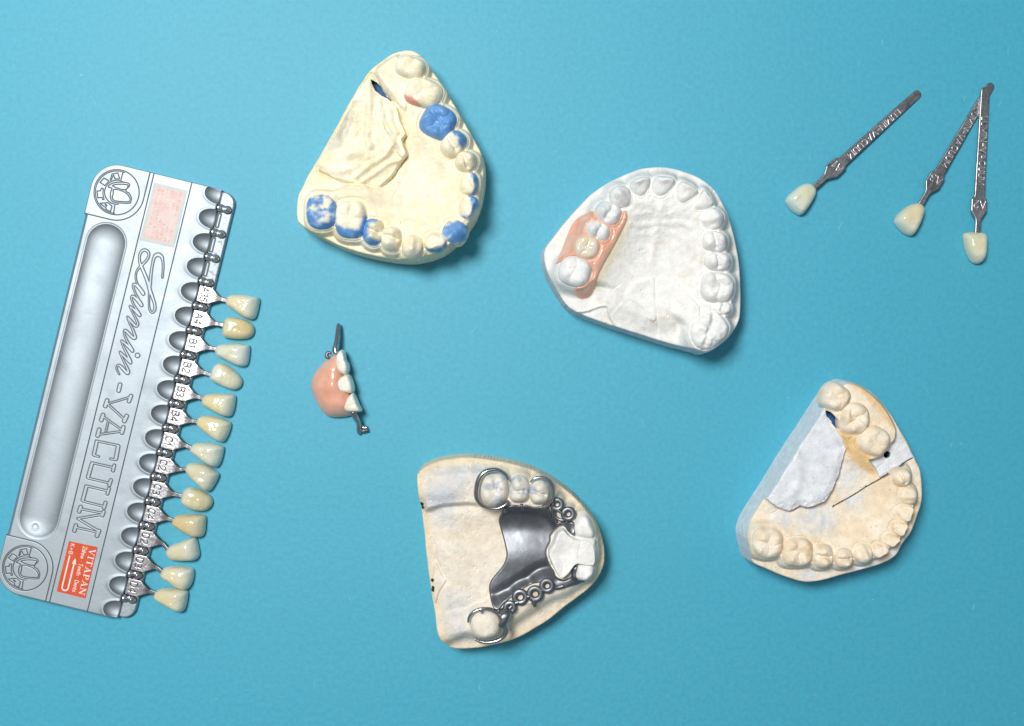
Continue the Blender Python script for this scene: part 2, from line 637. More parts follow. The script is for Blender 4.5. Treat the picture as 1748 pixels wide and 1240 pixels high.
def paper_mat():
    m, nt, b = new_mat('blue_paper')
    co = coords(nt)
    mp = nt.nodes.new('ShaderNodeMapping')
    mp.inputs['Scale'].default_value = (1.0, 1.0, 1.0)
    nt.links.new(co, mp.inputs['Vector'])
    big = noise(nt, co, 9, 3)
    mid = noise(nt, co, 620, 4, 0.65)
    fin = noise(nt, co, 2300, 3, 0.6)
    base = lin(PAPER)
    c = mixc(nt, ramp(nt, mid, 0.3, 0.7), tuple(base * 0.90), tuple(base * 1.10))
    c = mixc(nt, ramp(nt, big, 0.3, 0.7, 0, 0.25), c, tuple(base * np.array([1.0, 0.97, 0.96])))
    # pale fibres pressed into the sheet
    rot = nt.nodes.new('ShaderNodeMapping')
    rot.inputs['Scale'].default_value = (1.0, 0.16, 1.0)
    rot.inputs['Rotation'].default_value = (0, 0, 0.9)
    wob = nt.nodes.new('ShaderNodeTexNoise')
    wob.inputs['Scale'].default_value = 90
    nt.links.new(co, wob.inputs['Vector'])
    mixv = nt.nodes.new('ShaderNodeVectorMath')
    mixv.operation = 'MULTIPLY_ADD'
    mixv.inputs[1].default_value = (0.012, 0.012, 0)
    nt.links.new(wob.outputs['Color'], mixv.inputs[0])
    nt.links.new(co, mixv.inputs[2])
    nt.links.new(mixv.outputs[0], rot.inputs['Vector'])
    vo = nt.nodes.new('ShaderNodeTexVoronoi')
    vo.inputs['Scale'].default_value = 330
    nt.links.new(rot.outputs[0], vo.inputs['Vector'])
    fib = ramp(nt, vo.outputs['Distance'], 0.10, 0.05)
    wn = noise(nt, co, 60, 2)
    fib = math_n(nt, 'MULTIPLY', fib, ramp(nt, wn, 0.5, 0.62), True)
    c = mixc(nt, math_n(nt, 'MULTIPLY', fib, 0.22), c, tuple(lin((150, 214, 230))))
    sp = nt.nodes.new('ShaderNodeTexVoronoi')
    sp.inputs['Scale'].default_value = 640
    nt.links.new(co, sp.inputs['Vector'])
    fl = math_n(nt, 'MULTIPLY', ramp(nt, sp.outputs['Distance'], 0.22, 0.12), ramp(nt, noise(nt, co, 240, 2), 0.66, 0.74), True)
    c = mixc(nt, math_n(nt, 'MULTIPLY', fl, 0.3), c, tuple(lin((190, 226, 234))))
    nt.links.new(c, b.inputs['Base Color'])
    b.inputs['Roughness'].default_value = 0.62
    b.inputs['Specular IOR Level'].default_value = 0.95
    nb = bump(nt, mid, 0.00007)
    nb = bump(nt, fin, 0.00003, 1.0, nb)
    nb = bump(nt, fib, 0.00006, 0.7, nb)
    nt.links.new(nb, b.inputs['Normal'])
    return m


PAPER = (48, 163, 191)
M_PAPER = paper_mat()
M_PLASTER = tint_mat('cast_plaster', 0.82, 0.28)
M_PORC = tint_mat('shade_porcelain', 0.12, 0.12, grain=0.03, bumpd=0.00005, spec=0.6, sss=0.15, pits=False, coat=0.5, fine=0.000004)
M_ACRY = acrylic_mat('pink_acrylic')
M_ALU = metal_mat('pressed_aluminium', (0.42, 0.475, 0.52), 0.60, 0.000004, 1100, 0.02, tint=True, rvar=0.05)
M_CLIP = metal_mat('polished_clip', (0.60, 0.64, 0.68), 0.36, 0.000001, 1500, 0.03, tint=True)
M_STEEL = metal_mat('tab_steel', (0.42, 0.42, 0.44), 0.36, 0.00001, 1500, 0.2, tint=True)
M_COCR = metal_mat('cobalt_chrome', (0.26, 0.275, 0.30), 0.44, 0.000004, 500, 0.10, blot=0.45)
M_WIRE = metal_mat('clasp_wire', (0.46, 0.46, 0.47), 0.2, 0.000006, 600, 0.08)
M_PRINT = tint_mat('printed_sticker', 0.45, 0.45, grain=0.03, bumpd=0.000004, pits=False, fine=0.000002)


def const(c):
    c = np.array(list(lin(c)) + [0.0])
    return lambda x, y, z=None: np.repeat(c[None], len(x), 0)


# ------------------------------------------------------------------ paper
def paper():
    n = 24
    xs = np.linspace(-4200, 4200, n)
    v = [(x, y, 0.0) for y in xs for x in xs]
    f = [(j * n + i, j * n + i + 1, (j + 1) * n + i + 1, (j + 1) * n + i) for j in range(n - 1) for i in range(n - 1)]
    o = obj('table_surface', MD(v, f), M_PAPER)
    o['kind'] = 'structure'
    o['label'] = 'blue paper sheet with fine fibres lying under everything'


paper()


# ------------------------------------------------------------------ casts
def land_outline(px, zl, flare=2.0):
    """outline of the cast's rim at height zl from its seen silhouette (vertical sides)"""
    P = catmull(px, 5)
    P = np.stack([P[:, 0] - CX, CY - P[:, 1]], 1)
    t = np.roll(P, -1, 0) - np.roll(P, 1, 0)
    n = np.stack([t[:, 1], -t[:, 0]], 1)
    area = 0.5 * np.sum(P[:, 0] * np.roll(P[:, 1], -1) - P[:, 1] * np.roll(P[:, 0], -1))
    if area < 0:
        n = -n
    n /= np.linalg.norm(n, axis=1)[:, None]
    d = P / np.linalg.norm(P, axis=1)[:, None]
    far = sstep(-0.35, 0.35, (n * d).sum(1))
    ker = np.hanning(19)[1:-1]
    ker /= ker.sum()
    far = np.convolve(np.concatenate([far[-8:], far, far[:8]]), ker, 'valid')
    Q = P * (1 - zl / H * far)[:, None]
    return Q - n * (flare * (1 - far))[:, None]


class Cast:
    def __init__(s, name, label, zoom, sil, zl, zg, zt, teeth, arch_pad=None, flare=3.0, zref=None):
        s.z = zoom
        s.zl, s.zg, s.zt = zl, zg, zt
        s.zref = zref or (zl + zg) / 2 + 5
        s.sil = land_outline(zoom.px(sil), zl, flare)
        s.flare = flare
        s.teeth = []
        for i, t in enumerate(teeth):
            t = dict(t)
            ztop = zt + t.get('dz', 0)
            o = t['poly'] if 'poly' in t else ellipse(*t['e'], seed=i * 7 + int(zl), **t.get('ek', {}))
            if 'poly' in t:
                o = catmull(o, 6)
            t['o'] = zoom(o, ztop - 8)
            t['c'] = t['o'].mean(0)
            t['o'] = t['c'] + (t['o'] - t['c']) * 1.05
            t['zt'] = ztop
            s.teeth.append(t)
        C = np.array([t['c'] for t in s.teeth])
        s.arch = C
        mid = C.mean(0)
        for i, t in enumerate(s.teeth):
            a, b = C[max(i - 1, 0)], C[min(i + 1, len(C) - 1)]
            t['tan'] = b - a
            nrm = np.array([-t['tan'][1], t['tan'][0]])
            if nrm @ (t['c'] - mid) < 0:
                nrm = -nrm
            t['out'] = nrm
        s.root = thing(name, label, 'dental cast', *s.sil.mean(0))

    def gum(s, X, Y, win=34, wout=11, groove=1.6):
        """gum collar round every tooth, gentle to the tongue side and steep to the cheek side"""
        inside = sstep(-8, 8, -poly_sd(X, Y, s.arch))
        w = wout + (win - wout) * inside
        acc = np.zeros(X.shape)
        gr = np.zeros(X.shape)
        for t in s.teeth:
            d = poly_sd(X, Y, t['o'])
            k = t.get('gum', 1.0)
            acc += (k * np.exp(-(np.maximum(d + 2, 0) / w) ** 2)) ** 5
            gr = np.maximum(gr, gauss(d - 0.5, 1.2))
        return np.minimum(acc, 1.3) ** 0.2, gr * groove

    def ridge(s, X, Y, pts, w, wpow=2):
        d = line_d(X, Y, catmull(s.z(pts, s.zref), 6, False))
        return np.exp(-(d / w) ** wpow)

    def sdp(s, X, Y, pts, smooth=True):
        P = s.z(pts, s.zref)
        return poly_sd(X, Y, catmull(P, 5) if smooth else P)

    def pt(s, X, Y, x, y):
        c = s.z((x, y), s.zref)
        return np.hypot(X - c[0], Y - c[1])

    def edge(s, Z, sd, b=3.0):
        """worn, rounded rim"""
        q = np.clip(1 + sd / b, 0, 0.93)
        return Z - b * 0.8 * (1 - np.sqrt(np.maximum(1 - q * q, 0)))

    def build(s, hfun, tint, holes=(), res=0.85, wall_tint=None, base_name='plaster_base', mat=None):
        s.holes = [s.z(h, s.zref) for h in holes]

        def sdf(X, Y):
            d = poly_sd(X, Y, s.sil) + 0.4 * fbm(X, Y, 22, 3, 3)
            for h in s.holes:
                d = np.maximum(d, -(poly_sd(X, Y, h) + 0.6 * fbm(X, Y, 5, 2, 9)))
            return d
        s.sdf = sdf
        s.h = lambda X, Y: s.edge(hfun(X, Y), sdf(X, Y))
        b = s.sil
        bb = (b[:, 0].min(), b[:, 0].max(), b[:, 1].min(), b[:, 1].max())
        f = s.flare
        md = hf(bb, res, sdf, s.h, 0.0, ((0.3, 0.06), (f * .4, 0.3), (f * .7, 0.65), (f, 1.0)), tint, wall_tint, wnoise=0.15,
                under=lambda x, y: poly_sd(x, y, s.sil) < -6)
        return obj(base_name, md, mat or M_PLASTER, s.root)

    def add_teeth(s, tint_for, zb=None, name='tooth'):
        for i, t in enumerate(s.teeth):
            if t.get('skip'):
                continue
            md = crown(t['o'], (zb or s.zg) - 16, t['zt'], t['k'], t['tan'], t['out'], i * 5 + int(s.zl), tint_for(i, t), t.get('worn', 1.0))
            o = obj(t.get('name', name), md, t.get('mat', M_PLASTER), s.root)
            if t.get('label'):
                o['label'] = t['label']


def project_px(x, y, z):
    f = H / (H - z)
    return np.stack([x * f + CX, CY - y * f], -1)


def mixv(a, b, m):
    return a * (1 - m[:, None]) + b * m[:, None]


def col4(c, g=0.0):
    return np.array(list(lin(c)) + [g])


# ---------------------------------------------- cast with blue wax (cream)
Z1 = Zoom(3.1, 490, 70)
SIL1 = [(628, 52), (680, 62), (722, 98), (752, 140), (800, 205), (860, 300), (920, 400), (975, 500), (1020, 580), (1042, 650),
        (1049, 720), (1046, 800), (1032, 880), (1005, 955), (960, 1025), (905, 1090), (840, 1138), (770, 1168), (690, 1184),
        (600, 1181), (500, 1166), (400, 1143), (300, 1106), (200, 1056), (120, 1010), (68, 965), (54, 930), (55, 850), (66, 805), (80, 780),
        (120, 700), (180, 600), (260, 460), (340, 310), (400, 215), (440, 160), (500, 110), (560, 70)]
T1 = [dict(e=(648, 130, 86, 60, 12, 2.6), k='molar', worn=0.45),
      dict(e=(718, 266, 104, 80, 18, 3.0), k='molar', worn=0.4),
      dict(e=(796, 420, 94, 94, 30, 2.8), k='molar', worn=0.9, wax=1, label='tooth modelled all over in blue wax'),
      dict(e=(878, 538, 66, 80, 40, 2.4), k='premolar'),
      dict(e=(945, 632, 60, 60, 20, 2.4), k='premolar'),
      dict(e=(960, 750, 54, 66, 5, 2.4), k='incisor', worn=.7),
      dict(e=(955, 872, 56, 68, 15, 2.4), k='incisor', worn=.7),
      dict(e=(884, 1006, 68, 68, 30, 2.5), k='canine'),
      dict(e=(780, 1060, 64, 58, 10, 2.4), k='incisor', worn=.8),
      dict(e=(660, 1086, 60, 68, 5, 2.3), k='canine'),
      dict(e=(546, 1042, 58, 70, 0, 2.5), k='premolar'),
      dict(e=(450, 1006, 60, 74, 10, 2.5), k='premolar'),
      dict(e=(332, 938, 86, 108, 0, 3.0), k='molar', worn=.6),
      dict(e=(176, 898, 84, 98, 0, 2.8), k='molar', worn=.7, wax=2, label='tooth mottled with blue wax')]
WAX1 = [[(878, 448), (945, 466), (956, 520), (940, 580), (915, 566), (908, 515), (872, 484)],
        [(962, 684), (1012, 705), (1018, 795), (985, 812), (1000, 760), (983, 712)],
        [(962, 818), (1012, 815), (1006, 885), (955, 938), (978, 880)],
        [(805, 985), (940, 935), (960, 985), (940, 1050), (880, 1085), (845, 1060), (870, 1020), (850, 1040), (830, 1040), (815, 1000)],
        [(722, 1095), (785, 1100), (850, 1068), (856, 1092), (790, 1122), (725, 1120)],
        [(398, 930), (490, 925), (495, 948), (432, 962), (424, 1036), (492, 1060), (484, 1090), (415, 1085), (380, 1030)],
        [(240, 950), (300, 985), (380, 1000), (420, 965), (406, 1025), (350, 1056), (285, 1045), (236, 1000)]]
HOLE1 = [(440, 198), (470, 215), (495, 240), (515, 275), (545, 308), (522, 305), (494, 282), (465, 258), (450, 230)]
c1 = Cast('dental_cast', 'cream plaster cast of a lower jaw with blue wax on several teeth', Z1, SIL1, 58, 78, 104, T1)
TONGUE1 = [(440, 168), (462, 190), (500, 260), (545, 312), (582, 350), (606, 430), (632, 498), (612, 530), (633, 600), (600, 640), (560, 705),
           (490, 768), (420, 757), (330, 748), (240, 722), (160, 682), (158, 640), (200, 575), (280, 430), (340, 312), (400, 215)]


def h1(X, Y):
    g, gr = c1.gum(X, Y, 30, 10, 2.6)
    ins = sstep(0, 26, -poly_sd(X, Y, c1.arch))
    B = 46 + 16 * ins + 2.0 * fbm(X, Y, 60, 3, 2) * ins
    Z = B + (81 - B) * g - gr
    # floor of the mouth, deepest in the middle
    Z -= 5 * gauss(c1.pt(X, Y, 690, 800), 55)
    Z += 9 * c1.ridge(X, Y, [(90, 760), (230, 800), (420, 810), (560, 830)], 14)
    # gum mound beside the back teeth
    mound = sstep(3, -10, c1.sdp(X, Y, [(455, 165), (520, 95), (600, 70), (640, 200), (660, 330), (640, 400), (590, 372), (550, 310), (500, 250)]))
    Z = np.maximum(Z, 60 + 22 * mound + 1.5 * fbm(X, Y, 18, 3, 5))
    sd = c1.sdp(X, Y, TONGUE1, False) + 1.6 * fbm(X, Y, 9, 3, 4)
    m = sstep(0.8, -1.6, sd)
    slab = 74 + 3 * fbm(X, Y, 46, 2, 6) + 1.2 * np.abs(fbm(X, Y, 22, 3, 7))
    # folded, torn plaster
    flap = c1.sdp(X, Y, [(485, 310), (530, 300), (585, 350), (606, 430), (634, 500), (612, 532), (634, 604), (600, 615), (560, 540), (510, 440)]) + 1.2 * fbm(X, Y, 7, 3, 12)
    slab += 11 * sstep(1, -2, flap) - 2.5 * gauss(flap + 9, 4)
    for pts, a, w in (([(560, 556), (520, 610), (440, 660), (370, 720)], 8, 5), ([(610, 630), (540, 650), (470, 700), (400, 745)], 6, 4), ([(545, 540), (480, 600), (430, 620)], 5, 6),
                      ([(430, 230), (440, 330), (420, 470), (440, 560)], 6, 6), ([(170, 650), (260, 690), (370, 670)], 5, 7), ([(180, 600), (280, 610), (380, 590)], 4, 9),
                      ([(470, 540), (400, 600), (330, 600)], 3, 7), ([(380, 350), (350, 420), (330, 520)], 4, 8)):
        slab += a * c1.ridge(X, Y, pts, w)
    hol = c1.sdp(X, Y, [(330, 340), (400, 320), (432, 400), (420, 490), (360, 545), (290, 540), (270, 480)])
    slab -= (8 + 4 * fbm(X, Y, 10, 4, 14)) * sstep(5, -9, hol)
    slab += 2.6 * sstep(-4, -9, c1.sdp(X, Y, [(350, 400), (400, 390), (405, 480), (350, 530), (330, 470)]))
    slab -= 14 * sstep(-30, 0, sd) * sstep(0, 1, 0 * sd + 1) * 0.35
    Z = Z * (1 - m) + np.maximum(Z, slab) * m
    Z -= 5 * gauss(np.maximum(np.abs(sd - 1.5), 0), 2.0) * (sd > 0)
    Z += 0.9 * fbm(X, Y, 10, 4, 21) + 0.35 * fbm(X, Y, 3, 2, 22)
    # small creases and pin holes
    rs = np.random.RandomState(4)
    for i in range(40):
        x, y = rs.uniform(80, 1000), rs.uniform(120, 1120)
        Z -= 2.6 * gauss(c1.pt(X, Y, x, y), rs.uniform(.8, 1.6))
    for pts in ([(500, 540), (470, 640)], [(715, 640), (700, 760)], [(750, 660), (790, 740)], [(620, 700), (560, 830)], [(230, 1030), (270, 1070)]):
        Z -= 1.2 * c1.ridge(X, Y, pts, 1.4)
    return Z


def tint1(x, y):
    a = col4((242, 232, 202))
    b = col4((246, 240, 218))
    t = mixv(a[None], b[None], sstep(-.4, .4, fbm(x, y, 40, 3, 31)))
    g = sstep(3, -4, c1.sdp(x, y, [(440, 168), (470, 240), (440, 330), (420, 480), (330, 560), (200, 575), (280, 430), (340, 312), (400, 215)]) + 5 * fbm(x, y, 12, 3, 32))
    grey = sstep(2, -4, c1.sdp(x, y, [(300, 400), (350, 330), (350, 420), (310, 520), (270, 580), (205, 575), (250, 490)]) + 4 * fbm(x, y, 9, 3, 33))
    t = mixv(t, col4((206, 204, 190))[None], 0.75 * grey)
    yel = sstep(.1, .5, fbm(x, y, 26, 3, 34))
    t = mixv(t, col4((240, 222, 172))[None], 0.35 * yel)
    # sandy rim
    rim = sstep(-9, -1, poly_sd(x, y, c1.sil))
    return mixv(t, col4((236, 224, 190))[None], 0.5 * rim)


def teeth_tint1(i, t):
    blue = col4((98, 152, 212), 0.9)
    thin = col4((150, 188, 224), 0.7)
    cream = col4((236, 227, 196))
    pale = col4((244, 238, 216))

    def f(x, y, z):
        q = project_px(x, y, z)
        zx, zy = (q[:, 0] - Z1.ox) * Z1.k, (q[:, 1] - Z1.oy) * Z1.k
        c = mixv(cream[None], pale[None], sstep(-.3, .3, fbm(x, y, 14, 3, 40 + i)))
        n = fbm(x, y, 7, 3, 50 + i)
        if t.get('wax') == 1:
            m = np.ones(len(x))
        elif t.get('wax') == 2:
            r = np.hypot((zx - 185) / 84, (zy - 880) / 92)
            m = sstep(0.22, 0.78, r * 0.78 + fbm(x, y, 10, 2, 55) * 0.75 + 0.06)
        else:
            d = np.full(len(x), 99.0)
            for p in WAX1:
                d = np.minimum(d, poly_sd(zx, zy, p))
            m = sstep(12, -10, d + 14 * n)
        wx = mixv(blue[None], thin[None], 0.8 * sstep(-.05, .5, fbm(x, y, 9, 3, 58 + i)) * (0.25 if t.get('wax') == 1 else 1.0))
        out = mixv(c, wx, m)
        if i == 1:
            pk = sstep(5, -5, poly_sd(zx, zy, [(618, 286), (660, 292), (715, 345), (690, 356), (640, 338)]) + 8 * n)
            out = mixv(out, col4((222, 160, 140), .4)[None], pk)
        return out
    return f


c1.build(h1, tint1, [HOLE1])
c1.add_teeth(teeth_tint1)

# ---------------------------------------------- white cast with pink partial denture
Z2 = Zoom(3.542, 910, 270)
SIL2 = [(745, 50), (830, 55), (920, 78), (1000, 110), (1062, 150), (1112, 200), (1152, 270), (1187, 350), (1216, 450), (1241, 560),
        (1253, 650), (1259, 760), (1261, 850), (1259, 935), (1248, 990), (1210, 1050), (1120, 1130), (1030, 1180), (940, 1171), (780, 1134),
        (600, 1077), (400, 1012), (270, 962), (190, 915), (130, 830), (80, 740), (57, 670), (55, 600), (76, 540), (130, 470), (200, 380),
        (280, 290), (360, 210), (450, 150), (560, 95), (650, 62)]
T2 = [dict(e=(255, 682, 104, 96, 20, 2.6), k='molar', worn=.55),
      dict(e=(325, 538, 78, 72, 15, 2.6), k='molar', skip=1),
      dict(e=(394, 440, 86, 68, 25, 2.6), k='premolar', dz=-2),
      dict(e=(458, 330, 90, 72, 25, 2.5), k='premolar'),
      dict(e=(532, 228, 72, 74, 0, 2.3), k='canine'),
      dict(poly=[(580, 160), (605, 130), (650, 108), (705, 106), (717, 130), (708, 180), (685, 222), (650, 240), (612, 220), (590, 190)], k='incisor', worn=.75, dz=-3),
      dict(poly=[(715, 165), (735, 115), (780, 97), (840, 105), (866, 125), (858, 165), (820, 215), (780, 240), (740, 232), (715, 205)], k='incisor', worn=.75, dz=-4),
      dict(poly=[(872, 160), (905, 130), (960, 150), (1005, 190), (1005, 205), (960, 250), (915, 278), (880, 275), (862, 240), (865, 195)], k='incisor', worn=.75, dz=-4),
      dict(poly=[(985, 270), (1010, 215), (1035, 182), (1065, 200), (1098, 255), (1095, 285), (1040, 315), (985, 315), (965, 300)], k='incisor', worn=.7, dz=-4),
      dict(e=(1092, 362, 74, 70, 20, 2.4), k='canine', dz=-2),
      dict(e=(1108, 500, 82, 68, 10, 2.6), k='premolar'),
      dict(e=(1126, 622, 84, 62, 5, 2.6), k='premolar'),
      dict(e=(1122, 780, 106, 96, 5, 3.0), k='molar'),
      dict(e=(1145, 905, 62, 48, -10, 2.3), k='broken', dz=-10, worn=.8),
      dict(e=(1070, 1045, 128, 100, -32, 2.6), k='broken', dz=-1)]
c2 = Cast('dental_cast', 'white plaster cast of an upper jaw with a wrinkled palate, carrying a pink partial denture', Z2, SIL2, 64, 84, 108, T2, flare=4)


def h2(X, Y):
    g, gr = c2.gum(X, Y, 36, 9, 1.1)
    ins = sstep(0, 34, -poly_sd(X, Y, np.concatenate([c2.arch, c2.z([(700, 1080), (420, 960)], c2.zref)])))
    B = 55 + 14.5 * ins
    Z = B + (86 - B) * g - gr
    # vault of the palate
    Z -= 7 * gauss(c2.pt(X, Y, 760, 640), 60)
    Z += 2.5 * c2.ridge(X, Y, [(770, 330), (745, 480), (720, 620)], 7) + 3 * np.exp(-(c2.pt(X, Y, 770, 300) / 9) ** 2)
    # palatal folds
    for pts, a in (([(610, 350), (680, 330), (740, 345)], 3.4), ([(590, 400), (660, 410), (735, 390)], 3.0), ([(600, 270), (660, 275), (720, 300)], 2.4),
                   ([(800, 340), (860, 330), (930, 350)], 3.2), ([(800, 395), (870, 390), (950, 420)], 3.2), ([(790, 440), (850, 450), (920, 490)], 2.6),
                   ([(620, 460), (690, 455), (740, 440)], 2.2), ([(830, 290), (900, 310)], 2.2), ([(560, 330), (600, 310)], 2.2)):
        Z += a * c2.ridge(X, Y, pts, 5.0) * (1 + 0.5 * fbm(X, Y, 8, 2, 5)) * 0.6
    fold = gauss(c2.pt(X, Y, 760, 400), 62)
    Z += fold * 1.1 * np.abs(fbm(X, Y * 2.2, 22, 3, 7)) + fold * 0.8 * fbm(X, Y, 6, 3, 8)
    # back edge: step where the plaster was patched, lobes
    P = c2.z([(752, 735), (752, 900), (768, 1000), (780, 1140), (1010, 1200), (1000, 900), (880, 760), (800, 735)], c2.zref)
    sd = poly_sd(X, Y, P) + 0.4 * fbm(X, Y, 6, 2, 9)
    Z += 4 * sstep(0.8, -0.8, sd) * sstep(-48, -6, sd)
    lob = c2.sdp(X, Y, [(545, 860), (600, 760), (690, 720), (745, 730), (750, 860), (748, 985), (690, 960), (650, 900), (590, 865)]) + 1.5 * fbm(X, Y, 12, 3, 10)
    Z += 2.4 * sstep(2.5, -4, lob) * sstep(-26, 0, lob) + 1.4 * sstep(2, -8, lob)
    lob2 = c2.sdp(X, Y, [(480, 960), (530, 880), (590, 865), (700, 960), (755, 990), (770, 1140), (560, 1080), (520, 1040)]) + 1.5 * fbm(X, Y, 10, 3, 11)
    Z += 2.4 * sstep(2.5, -3.5, lob2) + 1.5 * fbm(X, Y, 20, 3, 14) * sstep(0, -6, lob2)
    tub = c2.sdp(X, Y, [(270, 940), (330, 920), (450, 890), (470, 960), (520, 1040), (520, 1080), (300, 1000)]) + 2 * fbm(X, Y, 9, 3, 12)
    Z -= 5 * sstep(2, -3, tub) - 2.0 * gauss(tub, 2)
    rs = np.random.RandomState(9)
    for i in range(34):
        x, y = rs.uniform(200, 1150), rs.uniform(150, 1080)
        Z -= 2.8 * gauss(c2.pt(X, Y, x, y), rs.uniform(.8, 1.5))
    Z -= 4 * gauss(c2.pt(X, Y, 702, 241), 1.6)
    for pts in ([(1030, 870), (1100, 890)], [(835, 850), (830, 980)], [(490, 790), (530, 760)], [(980, 900), (950, 1080)]):
        Z -= 1.0 * c2.ridge(X, Y, pts, 1.2)
    Z += 0.55 * fbm(X, Y, 14, 4, 21) + 0.25 * fbm(X, Y, 3.2, 2, 22)
    return Z


def tint2(x, y):
    t = mixv(col4((231, 231, 228))[None], col4((236, 236, 233))[None], sstep(-.4, .4, fbm(x, y, 36, 3, 41)))
    yel = c2.ridge(x, y, [(560, 400), (500, 540), (420, 690), (380, 760)], 10) + 0.4 * np.exp(-(c2.pt(x, y, 800, 960) / 12) ** 2)
    t = mixv(t, col4((226, 216, 178))[None], np.clip(0.75 * yel, 0, 1))
    return mixv(t, col4((214, 206, 190))[None], 0.4 * sstep(.2, .6, fbm(x, y, 18, 3, 44)))


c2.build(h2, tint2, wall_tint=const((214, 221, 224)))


def teeth_tint2(i, t):
    def f(x, y, z):
        c = mixv(col4((228, 230, 230))[None], col4((236, 236, 233))[None], sstep(-.3, .3, fbm(x, y, 12, 3, 60 + i)))
        if 2 <= i <= 4:
            c = mixv(c, col4((206, 214, 220))[None], 0.45 * sstep(-.1, .4, fbm(x, y, 16, 2, 70 + i)))
        return c
    return f


c2.add_teeth(teeth_tint2)

# the pink partial denture resting on the white cast
SAD = [(335, 318), (285, 338), (240, 390), (205, 470), (178, 540), (152, 600), (138, 634), (165, 628), (200, 600), (260, 600), (330, 640), (362, 690),
       (345, 735), (300, 765), (258, 782), (250, 805), (268, 830), (305, 844), (345, 832), (372, 800), (383, 745), (402, 690), (450, 600), (500, 512), (545, 425),
       (570, 365), (566, 322), (545, 318), (520, 350), (480, 380), (430, 370), (395, 345), (365, 320)]
sadp = catmull(Z2(SAD, 92), 4)
sroot = thing('partial_denture', 'small pink acrylic partial denture with one glassy tooth, seated on the white cast', 'partial denture', *sadp.mean(0), 84)


def sad_sdf(X, Y):
    return poly_sd(X, Y, sadp)


def sad_h(X, Y):
    d = -np.minimum(sad_sdf(X, Y), 0)
    e = np.clip(d / 5.0, 0, 1)
    roll = 4.6 * np.sqrt(np.maximum(1 - (1 - e) ** 2, 0))
    mid = gauss(poly_sd(X, Y, c2.teeth[1]['o']) - 4, 10)
    return c2.h(X, Y) + 0.8 + roll + 3.0 * mid * e + 0.5 * fbm(X, Y, 16, 2, 3)


sb = (sadp[:, 0].min(), sadp[:, 0].max(), sadp[:, 1].min(), sadp[:, 1].max())
obj('denture_base', hf(sb, 0.8, sad_sdf, sad_h, lambda x, y: c2.h(x, y) - 1.0, ((0.2, 0.4), (0.1, 1.0))), M_ACRY, sroot)
t = c2.teeth[1]


def dent_tint(x, y, z):
    c = mixv(col4((232, 216, 186))[None], col4((222, 218, 204))[None], sstep(-.2, .3, fbm(x, y, 12, 3, 3)))
    return mixv(c, col4((226, 178, 150))[None], 0.8 * sstep(104, 92, z))


obj('tooth', crown(t['o'], 84, 105, 'molar', t['tan'], t['out'], 77, dent_tint, 0.7), M_PORC, sroot)

# ---------------------------------------------- cast with metal framework
Z3 = Zoom(3.446, 700, 760)
SIL3 = [(47, 190), (58, 150), (100, 105), (170, 72), (260, 56), (360, 50), (480, 63), (600, 85), (720, 120), (800, 160), (880, 210), (960, 275),
        (1032, 357), (1082, 430), (1113, 500), (1138, 580), (1146, 650), (1138, 720), (1102, 792), (1050, 852), (980, 907), (900, 967), (820, 1032),
        (740, 1082), (650, 1132), (560, 1167), (450, 1192), (340, 1205), (250, 1202), (215, 1176), (178, 1125), (158, 1060), (138, 960), (118, 830),
        (98, 680), (82, 520), (62, 350)]
T3 = [dict(e=(495, 266, 86, 98, 0, 2.5), k='molar', worn=.6),
      dict(e=(642, 268, 64, 80, 5, 2.5), k='premolar', worn=.8),
      dict(e=(762, 282, 62, 76, 0, 2.5), k='premolar', worn=.8),
      dict(e=(862, 350, 30, 30, 0, 2.2), k='stump', skip=1, gum=.95),
      dict(e=(925, 410, 30, 30, 0, 2.2), k='stump', skip=1, gum=.95),
      dict(poly=[(965, 480), (985, 425), (1030, 410), (1062, 440), (1085, 500), (1086, 548), (1040, 556), (985, 545), (965, 515)], k='incisor', worn=.3, dz=-5),
      dict(poly=[(945, 600), (985, 552), (1085, 553), (1098, 590), (1103, 640), (1095, 690), (1060, 702), (985, 700), (950, 660)], k='incisor', worn=.25, dz=-6),
      dict(poly=[(972, 775), (980, 725), (1000, 703), (1062, 700), (1086, 720), (1082, 765), (1055, 800), (1020, 805), (985, 795)], k='incisor', worn=.3, dz=-5),
      dict(e=(800, 850, 30, 30, 0, 2.2), k='stump', skip=1, gum=.95),
      dict(e=(690, 920, 36, 34, 0, 2.2), k='stump', skip=1, gum=.95),
      dict(e=(590, 985, 34, 34, 0, 2.2), k='stump', skip=1, gum=.95),
      dict(e=(442, 1064, 90, 88, 0, 2.3), k='stump', worn=.6)]
c3 = Cast('dental_cast', 'beige plaster cast of an upper jaw fitted with a dark metal denture framework', Z3, SIL3, 60, 82, 106, T3, flare=3)
BLOCK3 = [(855, 515), (880, 490), (905, 482), (940, 518), (985, 538), (1060, 548), (1090, 600), (1092, 690), (1050, 712), (985, 700), (960, 722), (935, 755), (900, 782), (870, 775), (845, 735), (820, 680), (806, 640), (815, 600), (835, 570)]


